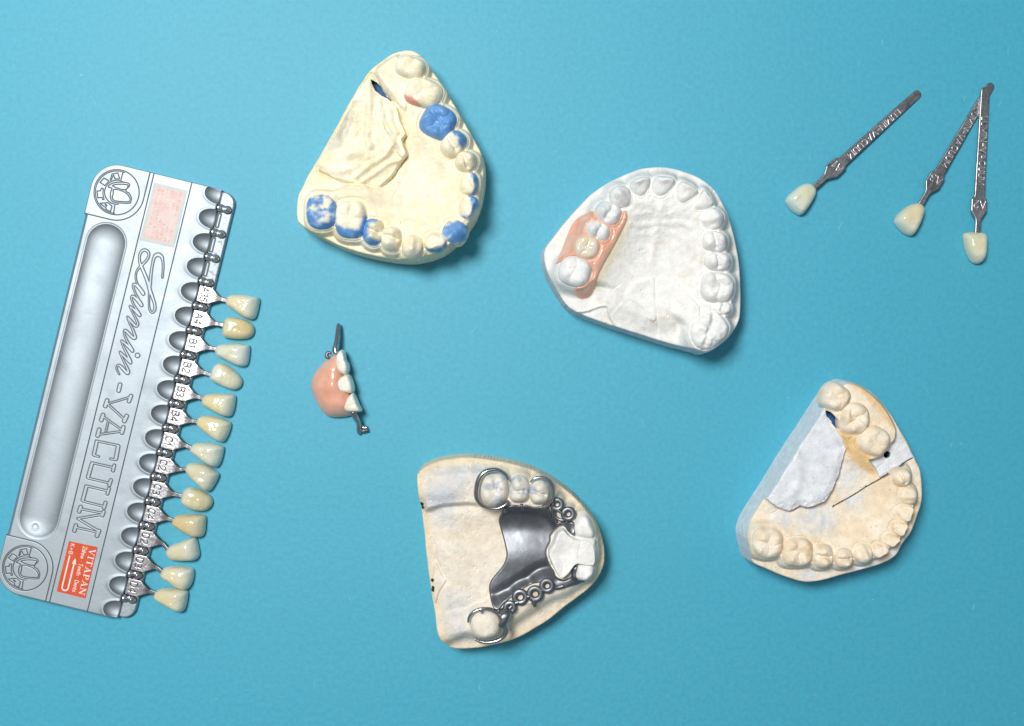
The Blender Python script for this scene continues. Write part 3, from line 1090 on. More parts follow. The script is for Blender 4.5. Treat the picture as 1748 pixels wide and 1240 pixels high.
def h3(X, Y, det=1.0):
    g, gr = c3.gum(X, Y, 26, 9, 1.6)
    Z = 49 + 34 * g - gr * det
    up = c3.ridge(X, Y, [(40, 240), (160, 250), (300, 240), (440, 250), (600, 270)], 33, 3)
    lo = c3.ridge(X, Y, [(190, 1110), (280, 1070), (420, 1050), (580, 990), (760, 880), (900, 820), (1010, 740)], 24, 3)
    Z = smax(Z, 49 + 31 * np.maximum(up, lo))
    Z += 5 * np.exp(-(c3.pt(X, Y, 200, 290) / 24) ** 2) + 3 * np.exp(-(c3.pt(X, Y, 330, 210) / 14) ** 2)
    Z += 4 * np.exp(-(c3.pt(X, Y, 260, 1090) / 20) ** 2)
    hump = c3.sdp(X, Y, [(60, 180), (200, 135), (400, 122), (560, 150), (640, 200), (560, 350), (480, 390), (330, 380), (200, 390), (70, 400)])
    Z = smax(Z, 49 + 27 * sstep(2, -14, hump))
    # vault
    ins = sstep(0, 46, -poly_sd(X, Y, np.concatenate([c3.arch, c3.z([(120, 1080), (60, 270)], c3.zref)])))
    # vault: steep under the upper ridge, a broad swell in the middle, flatter below
    qy = (CY - Y / (1 - 66 / H) - Z3.oy) * Z3.k
    qx = (X / (1 - 66 / H) + CX - Z3.ox) * Z3.k
    vault = 66 - 7 * np.exp(-((qy - 500) / 95) ** 2) + 2.0 * np.exp(-((qy - 660) / 120) ** 2) - 4 * np.exp(-((qx - 330) / 170) ** 2 - ((qy - 660) / 200) ** 2)
    vault += 1.6 * np.sin((qx - 520) / 75.0) * np.exp(-((qy - 620) / 130) ** 2)
    Z = smax(Z, 49 + (vault - 49) * ins, 5)
    blk = c3.sdp(X, Y, BLOCK3)
    crest0 = c3.sdp(X, Y, [(820, 480), (950, 500), (960, 720), (900, 800), (800, 700)])
    Z = np.maximum(Z, 48 + 47 * sstep(0.8, -4, blk) - 5 * sstep(-5, -22, blk) * sstep(3, -6, crest0))
    crest = c3.sdp(X, Y, [(880, 700), (960, 640), (1090, 600), (1085, 760), (1000, 800), (900, 790)])
    Z += 0 * crest
    for pts in ([(960, 543), (1020, 556), (1095, 553)], [(965, 706), (1020, 702), (1095, 703)], [(1000, 560), (985, 640), (995, 700)]):
        Z -= (2.2 if len(pts) and pts[0][0] != 1000 else .7) * c3.ridge(X, Y, pts, 1.5)
    for pts, a in (([(150, 690), (190, 780), (212, 810), (170, 880), (150, 950)], 2.2), ([(120, 560), (150, 640), (140, 690)], 1.6), ([(230, 640), (260, 750)], .8)):
        Z -= a * c3.ridge(X, Y, pts, 2.2)
    bl = c3.sdp(X, Y, [(140, 700), (190, 780), (214, 808), (172, 880), (145, 950), (125, 850)])
    Z += 3.5 * sstep(1, -3, bl)
    if not det:
        return Z
    rs = np.random.RandomState(15)
    for i in range(46):
        x, y = rs.uniform(90, 800), rs.uniform(120, 1150)
        Z -= 2.8 * gauss(c3.pt(X, Y, x, y), rs.uniform(.8, 1.5))
    Z += 1.0 * fbm(X, Y, 14, 4, 21) + 0.4 * fbm(X, Y, 3.2, 2, 22)
    return Z


def tint3(x, y):
    t = mixv(col4((230, 218, 198))[None], col4((236, 228, 213))[None], sstep(-.4, .4, fbm(x, y, 40, 3, 51)))
    blue = 0.0
    for (px, py, r, a) in ((200, 300, 26, .8), (130, 330, 20, .5), (300, 180, 22, .5), (250, 960, 30, .5), (420, 140, 20, .4), (200, 470, 22, .3), (330, 1120, 26, .4), (900, 570, 28, .35)):
        blue = blue + a * np.exp(-(c3.pt(x, y, px, py) / r) ** 2)
    t = mixv(t, col4((196, 203, 214))[None], np.clip(blue + 0.25 * fbm(x, y, 12, 3, 53), 0, .85))
    rim = sstep(-15, -5, poly_sd(x, y, c3.sil))
    t = mixv(t, col4((232, 214, 184))[None], 0.8 * rim)
    # dark chips on the back edge
    for (px, py) in ((68, 355), (70, 375), (62, 350), (125, 812), (130, 855), (128, 870)):
        t = mixv(t, col4((40, 36, 34))[None], sstep(3.4, 2.2, c3.pt(x, y, px, py) + fbm(x, y, 2, 2, 5)))
    return mixv(t, col4((240, 240, 238))[None], 0.85 * sstep(1, -2, c3.sdp(x, y, BLOCK3)))


c3.build(h3, tint3)


def teeth_tint3(i, t):
    def f(x, y, z):
        base = col4((232, 226, 214)) if i in (0, 1, 2) else (col4((236, 228, 212)) if i == 11 else col4((239, 239, 237)))
        c = np.repeat(base[None], len(x), 0)
        if i in (0, 1, 2):
            c = mixv(c, col4((168, 180, 200), .2)[None], 0.7 * sstep(.05, .4, fbm(x, y, 11, 3, 80 + i)))
        if i == 11:
            q = project_px(x, y, z)
            d = np.hypot((q[:, 0] - Z3.ox) * Z3.k - 425, (q[:, 1] - Z3.oy) * Z3.k - 985)
            c = mixv(c, col4((70, 70, 160))[None], 0.8 * sstep(16, 6, d + 4 * fbm(x, y, 3, 2, 3)))
        return c
    return f


c3.add_teeth(teeth_tint3)

# the cobalt chrome framework
froot = thing('denture_framework', 'dark cast metal partial denture framework with clasps and loops, seated on the beige cast', 'denture framework', *Z3((700, 640), 84), 80)
PLATE = [(520, 455), (532, 410), (560, 368), (600, 352), (640, 352), (680, 352), (720, 362), (770, 362), (812, 362), (835, 425), (870, 462), (905, 460), (960, 450), (972, 500), (966, 533), (930, 512), (905, 482), (880, 488), (852, 515),
         (830, 545), (828, 575), (806, 620), (806, 660), (826, 715), (850, 750), (862, 778), (905, 795), (945, 775), (950, 735), (972, 702), (990, 705), (982, 750), (985, 790), (1030, 806), (1000, 822), (940, 835), (890, 850), (862, 855),
         (846, 830), (838, 806), (800, 803), (740, 815), (680, 840), (620, 880), (575, 915), (552, 932), (520, 968), (490, 958), (470, 905), (463, 850), (475, 805), (510, 760), (545, 715), (566, 660), (560, 610), (548, 560), (530, 500)]
plp = catmull(Z3(PLATE, 80), 4)


def pl_sdf(X, Y):
    return poly_sd(X, Y, plp)


def pl_h(X, Y):
    d = -np.minimum(pl_sdf(X, Y), 0)
    e = np.clip(d / 3.2, 0, 1)
    n = sstep(.1, .55, fbm(X, Y, 16, 2, 61))
    Z = c3.edge(h3(X, Y, 0.0), c3.sdf(X, Y))
    return Z + 1.6 + 3.4 * np.sqrt(np.maximum(1 - (1 - e) ** 2, 0)) + 0.3 * fbm(X, Y, 22, 3, 62) + 0.10 * n * fbm(X, Y, 2.6, 2, 63)


pb = (plp[:, 0].min(), plp[:, 0].max(), plp[:, 1].min(), plp[:, 1].max())
obj('palatal_plate', hf(pb, 0.8, pl_sdf, pl_h, lambda x, y: c3.h(x, y) - 1.0, ((0.15, 0.5), (0.1, 1.0))), M_COCR, froot)


def frame_path(pts, z):
    if not np.isscalar(z) and np.mean(z) > 88 and len(z) > 6:
        z = np.asarray(z, float) - 3.0      # clasps sit below the crowns' bulge
    P = Z3(pts, z if np.isscalar(z) else np.mean(z))
    zz = np.full(len(P), float(z)) if np.isscalar(z) else np.asarray(z, float)
    return np.concatenate([P, zz[:, None]], 1)


def loop_z(pts, dz=3.5):
    P = Z3(pts, 84)
    return c3.h(P[:, 0], P[:, 1]) + dz


obj('clasp', tube(frame_path([(578, 205), (560, 172), (520, 148), (480, 146), (435, 162), (404, 205), (392, 262), (394, 312), (420, 352), (465, 372), (520, 372), (560, 352), (578, 330)],
                             [97, 97, 97, 97, 97, 96, 95, 95, 94, 94, 94, 93, 91]), [2.2, 2.8, 3.4, 3.8, 4.4, 4.8, 4.8, 4.4, 3.6, 3.2, 3.2, 3.4, 3.0], flat=1.3), M_WIRE, froot)
obj('clasp', tube(frame_path([(708, 218), (728, 198), (762, 190), (805, 200), (836, 238), (842, 285), (832, 325), (808, 352), (780, 368)],
                             [97, 97, 97, 97, 96, 95, 94, 92, 90]), [1.6, 2.2, 2.8, 3.2, 3.6, 3.6, 3.4, 3.2, 3.2], flat=1.3), M_WIRE, froot)
obj('clasp', tube(frame_path([(342, 1042), (350, 1008), (378, 978), (420, 963), (465, 966), (505, 985), (528, 1010), (540, 1040)],
                             [96, 96, 96, 96, 95, 94, 93, 92]), [2.0, 2.6, 3.0, 3.2, 3.4, 3.6, 4.2, 5.0], flat=1.3), M_WIRE, froot)
obj('clasp', tube(frame_path([(548, 1050), (565, 1085), (555, 1120), (520, 1148), (470, 1160), (420, 1158), (375, 1140)],
                             [92, 91, 90, 90, 90, 90, 90]), [5.5, 4.6, 3.8, 3.4, 3.2, 2.8, 1.8], flat=1.2), M_WIRE, froot)
# knuckle joining the lower clasp to the loops, with its rest on the tooth
kn = [(522, 985), (560, 965), (600, 975), (598, 1010), (575, 1060), (545, 1085), (518, 1082), (512, 1060), (528, 1045), (525, 1010)]
obj('clasp_shoulder', dome(catmull(Z3(kn, 98), 5), 78, 24, None, (3.2, 2.0), 16, 48), M_COCR, froot)
for cxy, rz, w in (((865, 350), 27, 4.5), ((931, 406), 29, 4.6), ((588, 955), 26, 4.4), ((648, 895), 33, 5.0), ((736, 876), 34, 5.0), ((806, 828), 30, 4.7)):
    th = np.arange(14) / 14 * TAU
    pts = np.stack([cxy[0] + rz * np.cos(th), cxy[1] + rz * np.sin(th)], 1)
    z = np.full(14, loop_z(np.array([cxy]), 4.5)[0]) + 0.6 * np.cos(th)
    obj('retention_loop', tube(frame_path(pts, z), w, 12, True, 4, flat=0.75), M_COCR, froot)
tri = [(862, 380), (900, 408), (910, 438), (880, 440), (852, 415)]
obj('retention_loop', tube(frame_path(tri, loop_z(tri, 4.0)), 2.6, 10, True, 5), M_COCR, froot)
for pts, w in (([(570, 975), (612, 935), (640, 925)], 3.0), ([(676, 890), (705, 892)], 3.2), ([(765, 862), (785, 845)], 3.0), ([(832, 838), (870, 838), (905, 828)], 4.0),
               ([(610, 972), (600, 980)], 3.2), ([(840, 335), (838, 400), (860, 455)], 3.0), ([(925, 436), (915, 460), (890, 462)], 3.0), ([(730, 905), (728, 938), (722, 944)], 4.2),
               ([(555, 372), (568, 398)], 3.0), ([(655, 350), (664, 392)], 2.6)):
    obj('strut', tube(frame_path(pts, loop_z(pts, 4.0)), w, 10), M_COCR, froot)

# ---------------------------------------------- sawn cast, tan and pale blue
Z4 = Zoom(3.444, 1240, 640)
SIL4 = [(648, 36), (720, 43), (790, 68), (850, 103), (910, 163), (960, 228), (1003, 300), (1055, 390), (1102, 490), (1132, 550), (1141, 600),
        (1147, 680), (1142, 750), (1117, 832), (1082, 922), (1032, 992), (990, 1062), (900, 1112), (800, 1142), (700, 1167), (595, 1197),
        (530, 1212), (450, 1214), (350, 1187), (230, 1137), (140, 1097), (88, 1040), (63, 970), (56, 890), (98, 790), (200, 630), (320, 435), (450, 238), (550, 88), (600, 48)]
T4 = [dict(e=(655, 132, 84, 82, 30, 2.6), k='molar', worn=.55),
      dict(e=(766, 260, 90, 96, 10, 2.6), k='molar', worn=.85),
      dict(e=(882, 392, 92, 90, 30, 2.8), k='molar', worn=.6),
      dict(e=(1044, 608, 62, 56, 0, 2.3), k='premolar', worn=.7),
      dict(e=(1082, 715, 58, 58, 0, 2.3), k='canine', worn=.7, dz=-2),
      dict(poly=[(1000, 790), (1040, 768), (1100, 772), (1112, 800), (1090, 862), (1060, 872), (1020, 845), (995, 815)], k='incisor', worn=.8, dz=-3),
      dict(poly=[(975, 880), (1000, 862), (1040, 868), (1075, 880), (1062, 930), (1038, 958), (1000, 945), (972, 910)], k='incisor', worn=.8, dz=-3),
      dict(poly=[(930, 950), (965, 930), (1005, 945), (1032, 966), (1010, 1005), (975, 1020), (940, 1000), (925, 970)], k='incisor', worn=.8, dz=-3),
      dict(poly=[(860, 1020), (890, 990), (930, 1000), (966, 1022), (945, 1060), (890, 1085), (865, 1060)], k='incisor', worn=.8, dz=-3),
      dict(e=(817, 1060, 60, 62, 0, 2.3), k='canine', worn=.9),
      dict(e=(700, 1086, 58, 64, 0, 2.4), k='premolar'),
      dict(e=(577, 1074, 65, 78, 0, 2.5), k='premolar'),
      dict(e=(428, 1052, 94, 90, 0, 2.8), k='molar', worn=.8),
      dict(e=(250, 995, 96, 96, 0, 2.6), k='molar', worn=.8)]
c4 = Cast('dental_cast', 'tan and pale blue plaster cast sawn across, with a black hole beside a molar', Z4, SIL4, 60, 80, 103, T4, flare=5)
TONGUE4 = [(560, 175), (580, 195), (590, 255), (640, 312), (662, 350), (682, 385), (702, 432), (690, 480), (680, 520), (662, 590), (640, 640), (610, 700),
           (575, 745), (530, 765), (480, 783), (430, 770), (400, 790), (370, 803), (310, 786), (222, 726), (235, 680), (262, 600), (310, 460), (400, 330), (480, 240)]
HOLE4 = [(583, 208), (612, 222), (640, 255), (672, 290), (684, 312), (655, 318), (640, 308), (612, 270), (592, 240)]
PIN4 = [(960 + 20 * math.cos(a), 473 + 20 * math.sin(a)) for a in np.arange(16) / 16 * TAU]
CUT4 = [(640, 782), (760, 712), (900, 615), (1000, 555), (1112, 493)]
SEG4 = [(835, 500), (880, 490), (970, 430), (1010, 320), (1060, 400), (1115, 490), (905, 608), (885, 560)]


def h4(X, Y):
    g, gr = c4.gum(X, Y, 28, 8, 1.8)
    ins = sstep(0, 28, -poly_sd(X, Y, c4.arch))
    lw = sstep(20, -10, c4.sdp(X, Y, [(60, 1000), (140, 1110), (460, 1230), (700, 1180), (1000, 1080), (1160, 800), (1160, 560), (1040, 620), (1000, 800), (800, 1000), (500, 1010), (150, 900)]))
    B = 62 - 9 * lw * (1 - ins) + 4 * ins
    Z = B + (82 - B) * g - gr
    Z -= 5 * gauss(c4.pt(X, Y, 640, 860), 40)
    seg = c4.sdp(X, Y, SEG4, False)
    m = sstep(1.5, -3, seg)
    Z = Z * (1 - m) + (63 + 0.3 * fbm(X, Y, 20, 2, 3)) * m
    back = c4.sdp(X, Y, [(590, 45), (700, 30), (800, 60), (920, 160), (1000, 290), (1010, 350), (985, 410), (870, 480), (800, 420), (700, 330), (590, 200), (560, 160)])
    Z = np.maximum(Z, 62 + 20 * sstep(1.5, -8, back))
    gut = c4.sdp(X, Y, [(660, 320), (720, 340), (800, 420), (850, 490), (890, 580), (860, 590), (780, 545), (710, 470)])
    Z = np.maximum(Z, 63 + 11 * sstep(3, -9, gut))
    sd = c4.sdp(X, Y, TONGUE4, False) + 1.5 * fbm(X, Y, 9, 4, 4)
    tm = sstep(0.8, -1.2, sd)
    slab = 82 + 2.2 * fbm(X, Y, 46, 2, 6) - 5 * sstep(-13, 0, sd) * (0.7 + 0.35 * fbm(X, Y, 6, 3, 7)) + 3.0 * gauss(c4.pt(X, Y, 500, 590), 28)
    slab += 3 * c4.ridge(X, Y, [(370, 350), (390, 480), (420, 600), (380, 700)], 9) - 2.5 * c4.ridge(X, Y, [(420, 400), (520, 440), (640, 430)], 8)
    crumb = sstep(-22, -2, sd) * sstep(560, 720, (620 - Y / 0.94) * 0 + (project_px(X, Y, 110 + 0 * X)[..., 1] - Z4.oy) * Z4.k)
    slab += crumb * 1.8 * fbm(X, Y, 4.5, 4, 8)
    Z = Z * (1 - tm) + np.maximum(Z, slab) * tm
    Z -= 5 * (1 - tm) * gauss(np.maximum(sd, 0), 3)
    lz = line_d(X, Y, c4.z(CUT4, c4.zref))
    Z -= 9 * sstep(1.25, 0.55, lz + 0.25 * fbm(X, Y, 5, 2, 9))
    # left shoulder of the base stays flat and low
    sh = c4.sdp(X, Y, [(540, 100), (560, 170), (410, 345), (325, 470), (238, 690), (130, 850), (112, 950), (140, 1095), (40, 1000), (40, 880), (200, 620)])
    Z -= 2.0 * sstep(1.5, -2, sh) * (1 - tm)
    rs = np.random.RandomState(25)
    for i in range(44):
        x, y = rs.uniform(180, 1080), rs.uniform(300, 1150)
        Z -= 2.8 * gauss(c4.pt(X, Y, x, y), rs.uniform(.8, 1.5))
    for pts in ([(715, 380), (730, 365)], [(900, 550), (925, 535)], [(270, 825), (320, 805)], [(100, 870), (125, 845)], [(440, 850), (480, 856)]):
        Z -= 2.0 * c4.ridge(X, Y, pts, 1.2)
    for pts in ([(420, 930), (520, 900), (570, 850)], [(560, 880), (540, 940)], [(740, 830), (820, 850), (880, 800)]):
        Z += 1.4 * c4.ridge(X, Y, pts, 5)
    Z += (0.8 * fbm(X, Y, 13, 4, 21) + 0.35 * fbm(X, Y, 3.2, 2, 22)) * (1 - 0.6 * tm)
    return Z


def tint4(x, y):
    tan = mixv(col4((236, 217, 188))[None], col4((240, 229, 209))[None], sstep(-.4, .4, fbm(x, y, 30, 3, 71)))
    pale = mixv(col4((214, 218, 224))[None], col4((226, 230, 234))[None], sstep(-.4, .4, fbm(x, y, 24, 3, 72)))
    patch = 0.0
    for (px, py, r, a) in ((710, 590, 22, .9), (520, 820, 26, .8), (350, 840, 26, .6), (760, 740, 18, .7), (480, 1180, 14, .9), (850, 1115, 26, .5), (250, 1090, 26, .35), (620, 850, 20, .4), (1010, 1010, 20, .5), (640, 1160, 20, .5)):
        patch = patch + a * np.exp(-(c4.pt(x, y, px, py) / r) ** 2)
    t = mixv(tan, pale, np.clip(patch + 0.55 * fbm(x, y, 9, 4, 73) * (patch > .15), 0, 1))
    t = mixv(t, pale, sstep(1.5, -1.5, c4.sdp(x, y, SEG4, False) + 1.5 * fbm(x, y, 6, 3, 74)))
    t = mixv(t, col4((222, 186, 130))[None], 0.85 * sstep(3, -6, c4.sdp(x, y, [(660, 320), (720, 340), (800, 420), (850, 490), (890, 580), (860, 590), (780, 545), (710, 470)])))
    t = mixv(t, col4((228, 192, 138))[None], 0.8 * sstep(2, -8, c4.sdp(x, y, [(720, 40), (800, 65), (920, 160), (1000, 290), (1010, 330), (960, 320), (850, 190), (760, 90)])))
    sh = c4.sdp(x, y, [(640, 30), (625, 60), (560, 170), (410, 345), (325, 470), (238, 690), (130, 850), (115, 950), (140, 1100), (30, 1000), (30, 880), (200, 600), (520, 60)])
    t = mixv(t, col4((210, 220, 228))[None], 0.9 * sstep(2, -2, sh))
    tm = sstep(0.8, -1.0, c4.sdp(x, y, TONGUE4, False) + 1.8 * fbm(x, y, 9, 4, 4))
    t = mixv(t, mixv(col4((218, 223, 230))[None], col4((232, 235, 239))[None], sstep(-.3, .4, fbm(x, y, 22, 4, 75))), tm)
    lz = line_d(x, y, c4.z(CUT4, c4.zref))
    t = mixv(t, col4((52, 46, 42))[None], 0.9 * sstep(1.3, 0.7, lz + 0.25 * fbm(x, y, 5, 2, 9)))
    rs = np.random.RandomState(8)
    for i in range(26):     # pencil specks
        px, py = rs.uniform(250, 1000), rs.uniform(450, 1150)
        t = mixv(t, col4((96, 84, 74))[None], 0.7 * sstep(1.1, .5, c4.pt(x, y, px, py)))
    return mixv(t, col4((44, 52, 62))[None], sstep(1.5, 0.6, line_d(x, y, c4.z([(104, 868), (122, 846)], c4.zref)) - .6))


def wall4(x, y):
    return np.repeat(col4((222, 230, 236))[None], len(x), 0)


c4.build(h4, tint4, [HOLE4, PIN4], wall_tint=wall4)


def teeth_tint4(i, t):
    def f(x, y, z):
        c = mixv(col4((238, 222, 196))[None], col4((242, 232, 214))[None], sstep(-.3, .3, fbm(x, y, 14, 3, 90 + i)))
        return mixv(c, col4((220, 172, 108))[None], (0.40 if i in (12, 11, 6, 7, 8) else 0.16) * sstep(.1, .5, fbm(x, y, 10, 3, 110 + i)))
    return f


c4.add_teeth(teeth_tint4)

M_SLOT = tint_mat('slot_paper_shade', 0.6, 0.6, grain=0.3, pits=False)
for c_, hole, zf in ((c1, HOLE1, 50), (c4, HOLE4, 56)):  # sheet added inside each slot, its dark blue standing for shaded paper below
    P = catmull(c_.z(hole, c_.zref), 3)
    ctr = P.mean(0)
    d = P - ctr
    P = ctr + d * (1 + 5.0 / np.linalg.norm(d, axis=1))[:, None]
    obj('slot_shade_sheet', dome(P, zf - 2, 2, None, (6, 2), 10, 40, const((24, 92, 150))), M_SLOT, c_.root)['label'] = 'added dark blue sheet in the narrow slot, coloured as shaded paper'

# ------------------------------------------------------------------ small clasp denture lying on its side
Z5 = Zoom(5.394, 510, 530)
BODY = [(388, 366), (330, 386), (268, 428), (200, 492), (142, 560), (110, 622), (97, 690), (106, 752), (150, 850), (190, 920), (245, 973), (300, 991), (400, 988), (478, 972),
        (528, 945), (528, 900), (506, 815), (480, 745), (452, 645), (428, 585), (428, 480), (405, 400)]
droot = thing('clasp_denture', 'small pink side denture with three white teeth and wire clasps, lying alone on the paper', 'partial denture', *Z5((300, 700)), 0)
bp = catmull(Z5(BODY, 20), 5)


def body_fn(r, p, X, Y, Z):
    q = project_px(X, Y, 20 + 0 * X)
    zx, zy = (q[:, 0] - Z5.ox) * Z5.k, (q[:, 1] - Z5.oy) * Z5.k
    f = 0.0
    for (a, b) in (((335, 520), (240, 560)), ((330, 690), (200, 700)), ((410, 870), (270, 860))):
        f = f + 3.0 * gauss(seg_d(zx, zy, a, b), 55)
    f = f - 4 * sstep(330, 110, zx) + 4 * sstep(200, 330, zx)
    return Z + (f + 0.8 * fbm(X, Y, 14, 3, 3)) * np.clip(p * 1.4, 0, 1)


obj('denture_base', dome(bp, 1.0, 36, body_fn, (2.4, 1.9), 36, 96), M_ACRY, droot)


def dt(i):
    def f(x, y, z):
        return mixv(col4((232, 222, 196))[None], col4((238, 236, 224))[None], sstep(-.4, .3, fbm(x, y, 14, 2, 5 + i)))
    return f


for i, (pl, zt) in enumerate((([(338, 425), (360, 385), (392, 366), (416, 400), (428, 455), (448, 495), (454, 540), (442, 582), (410, 592), (365, 565), (338, 505)], 41),
                              ([(328, 685), (345, 655), (385, 615), (430, 592), (458, 600), (480, 645), (496, 705), (492, 752), (445, 764), (380, 752), (345, 725)], 42),
                              ([(408, 880), (425, 840), (455, 795), (492, 764), (514, 795), (542, 862), (568, 915), (560, 935), (520, 938), (450, 936), (418, 918)], 40))):
    o = catmull(Z5(pl, zt - 6), 5)
    o = o.mean(0) + (o - o.mean(0)) * 1.07

    def ftooth(r, p, X, Y, Z, o=o):
        return Z + (1.0 * fbm(X, Y, 10, 2, 9) + 1.6 * (X - o[:, 0].mean()) / 12) * np.clip(p * 1.3, 0, 1)
    obj('tooth', dome(o, 14, zt - 14, ftooth, (5.5, 2.3), 26, 64, dt(i)), M_PORC, droot)


def wpath(pts, z):
    P = Z5(pts, float(np.mean(z)))
    return np.concatenate([P, np.asarray(z, float)[:, None]], 1)


obj('clasp', tube(wpath([(352, 400), (342, 350), (350, 290), (356, 220), (358, 150), (358, 122)], [30, 28, 24, 18, 12, 9]), [4.0, 4.2, 3.9, 4.1, 3.8, 2.4], flat=0.9), M_WIRE, droot)
obj('clasp', tube(wpath([(335, 395), (322, 360), (336, 300), (342, 240)], [24, 22, 18, 14]), [2.2, 2.4, 2.2, 1.2]), M_WIRE, droot)
obj('rest', tube(wpath([(275, 440), (256, 420), (268, 392), (300, 395)], [26, 24, 24, 26]), [3.0, 3.4, 3.0, 2.0]), M_COCR, droot)
obj('clasp', tube(wpath([(505, 930), (522, 965), (545, 1010), (552, 1060), (548, 1110), (548, 1140)], [30, 28, 22, 15, 9, 6]), [5.0, 5.0, 4.3, 4.3, 4.3, 3.0], flat=0.9), M_WIRE, droot)
obj('clasp', tube(wpath([(500, 950), (520, 1000), (545, 1040), (575, 1075), (600, 1085), (625, 1082)], [20, 16, 12, 9, 8, 8]), [3.0, 2.8, 2.8, 3.4, 4.2, 4.0], flat=0.9), M_WIRE, droot)
obj('clasp', tube(wpath([(578, 1120), (600, 1108), (640, 1098)], [6, 6, 7]), [3.2, 4.2, 3.6], flat=0.8), M_COCR, droot)

# ------------------------------------------------------------------ shade guide holder
TH = math.radians(13.7)
UU = np.array([-math.sin(TH), math.cos(TH)])
VV = np.array([math.cos(TH), math.sin(TH)])
O0 = np.array([165.9, 271.9])
ZP = 22.0
FP = 1 - ZP / H


def to_uv(px):
    d = np.asarray(px, float) - O0
    return np.stack([d @ UU, d @ VV], -1)


def uv_world(md, z=ZP):
    """plate-local (u, v, z) -> table"""
    f = 1 - z / H
    p = O0 + md.v[:, :1] * UU + md.v[:, 1:2] * VV
    md.v = np.concatenate([W(p, z), md.v[:, 2:3]], 1)
    return md


LPL, BODYV, RAILV = 755.0, 216.5, 242.0
CLIP0, PITCH = 30.8, 43.06
ZL = Zoom(4.593, 170, 410)
ZV = Zoom(4.4286, 110, 650)
ZG = Zoom(10.33, 130, 270)
groot = thing('shade_guide_holder', 'silver pressed metal shade guide holder with a long trough and embossed lettering', 'shade guide', *W(O0 + 380 * UU + 110 * VV))


def zl_uv(z, pts):
    return to_uv(z.px(pts))


# embossed script and capitals as strokes with a width
ZA, ZB, ZC = Zoom(15.5, 200, 480), Zoom(11.27, 190, 550), Zoom(10.33, 230, 420)
SCR = [(ZC, [(487, 560, 24), (500, 400, 30), (496, 280, 34), (472, 190, 50), (410, 160, 66), (348, 195, 46), (312, 330, 36), (286, 500, 40), (270, 680, 42), (252, 900, 24), (252, 1050, 22), (268, 1140, 28),
             (310, 1178, 32), (352, 1130, 38), (352, 1040, 40), (316, 920, 46), (265, 780, 58), (240, 680, 55), (190, 540, 54), (122, 380, 48), (86, 280, 34), (86, 170, 34), (122, 98, 40), (180, 76, 44),
             (235, 112, 38), (248, 170, 34), (212, 250, 34), (120, 350, 38), (52, 420, 28), (20, 500, 24), (20, 590, 24), (50, 680, 24), (105, 765, 42), (150, 840, 54)]),
       (ZA, [(690, 345, 80), (600, 220, 80), (520, 130, 76), (455, 92, 60), (422, 120, 48), (432, 200, 44), (490, 340, 40), (560, 480, 46), (610, 575, 70), (645, 645, 82)]),
       (ZA, [(640, 640, 84), (560, 540, 82), (470, 445, 74), (405, 405, 56), (376, 440, 46), (386, 510, 42), (440, 640, 42), (510, 760, 56), (560, 850, 80), (590, 905, 84)]),
       (ZA, [(585, 900, 84), (500, 815, 78), (410, 730, 60), (335, 668, 34)]),
       (ZA, [(330, 680, 34), (390, 800, 38), (470, 960, 44), (536, 1100, 52), (540, 1165, 56), (490, 1195, 64), (400, 1110, 76), (320, 1010, 60), (272, 955, 34)]),
       (ZB, [(315, -70, 26), (350, 20, 30), (400, 120, 36), (448, 250, 46), (456, 305, 52), (425, 310, 54), (365, 258, 58), (290, 182, 50), (256, 165, 36), (246, 220, 30), (290, 340, 34), (350, 450, 42), (395, 530, 58), (405, 560, 56)]),
       (ZB, [(402, 555, 56), (320, 470, 54), (240, 398, 44), (196, 364, 26), (216, 440, 30), (262, 540, 36), (322, 660, 44), (362, 755, 58), (368, 785, 54)]),
       (ZB, [(364, 780, 54), (290, 705, 54), (215, 630, 42), (164, 580, 26), (190, 650, 30), (250, 780, 34), (310, 905, 46), (326, 968, 54), (300, 985, 56), (225, 905, 60), (155, 838, 40), (112, 850, 30), (106, 920, 28), (150, 1008, 24)])]
EMB = []
for zz, path in SCR:
    path = np.array(path, float)
    q = catmull(np.concatenate([zl_uv(zz, path[:, :2]), path[:, 2:] / zz.k], 1), 4, False)
    for a, b in zip(q[:-1], q[1:]):
        EMB.append((a[:2], b[:2], (a[2] + b[2]) / 2))
q = zl_uv(ZL, [(297, 907)])[0]
EMB.append((q, q + 1e-3, 7.8))
CAPS = [((420, 32), (409, 78), 27), ((503, 118), (487, 158), 26), ((490, 128), (330, 176), 12), ((322, 153), (308, 194), 28), ((330, 182), (455, 296), 14), ((470, 270), (452, 308), 28),
        ((292, 262), (278, 300), 28), ((298, 278), (432, 374), 13), ((445, 355), (434, 396), 27), ((430, 386), (270, 408), 13), ((262, 374), (250, 418), 28), ((330, 312), (312, 390), 13),
        ((242, 470), (222, 562), 24), ((238, 458), (408, 492), 13), ((405, 500), (388, 592), 28), ((222, 568), (258, 576), 13), ((385, 600), (348, 594), 14),
        ((206, 634), (178, 732), 26), ((205, 622), (372, 660), 13), ((376, 644), (366, 682), 23), ((180, 740), (345, 778), 13), ((350, 755), (338, 792), 24),
        ((164, 808), (138, 905), 26), ((160, 797), (320, 834), 13), ((336, 818), (324, 858), 22), ((138, 914), (300, 954), 13), ((310, 926), (298, 964), 24),
        ((122, 958), (110, 992), 26), ((122, 972), (288, 1004), 13), ((296, 994), (286, 1022), 24), ((284, 1014), (100, 1045), 14), ((100, 1046), (255, 1138), 15), ((260, 1140), (244, 1176), 28),
        ((245, 1148), (88, 1112), 13), ((86, 1098), (74, 1138), 26)]
for a, b, w in CAPS:
    q = zl_uv(ZV, [a, b])
    EMB.append((q[0], q[1], w / ZV.k))
LOGO_L = []      # polylines: outline grooves of the round emblem
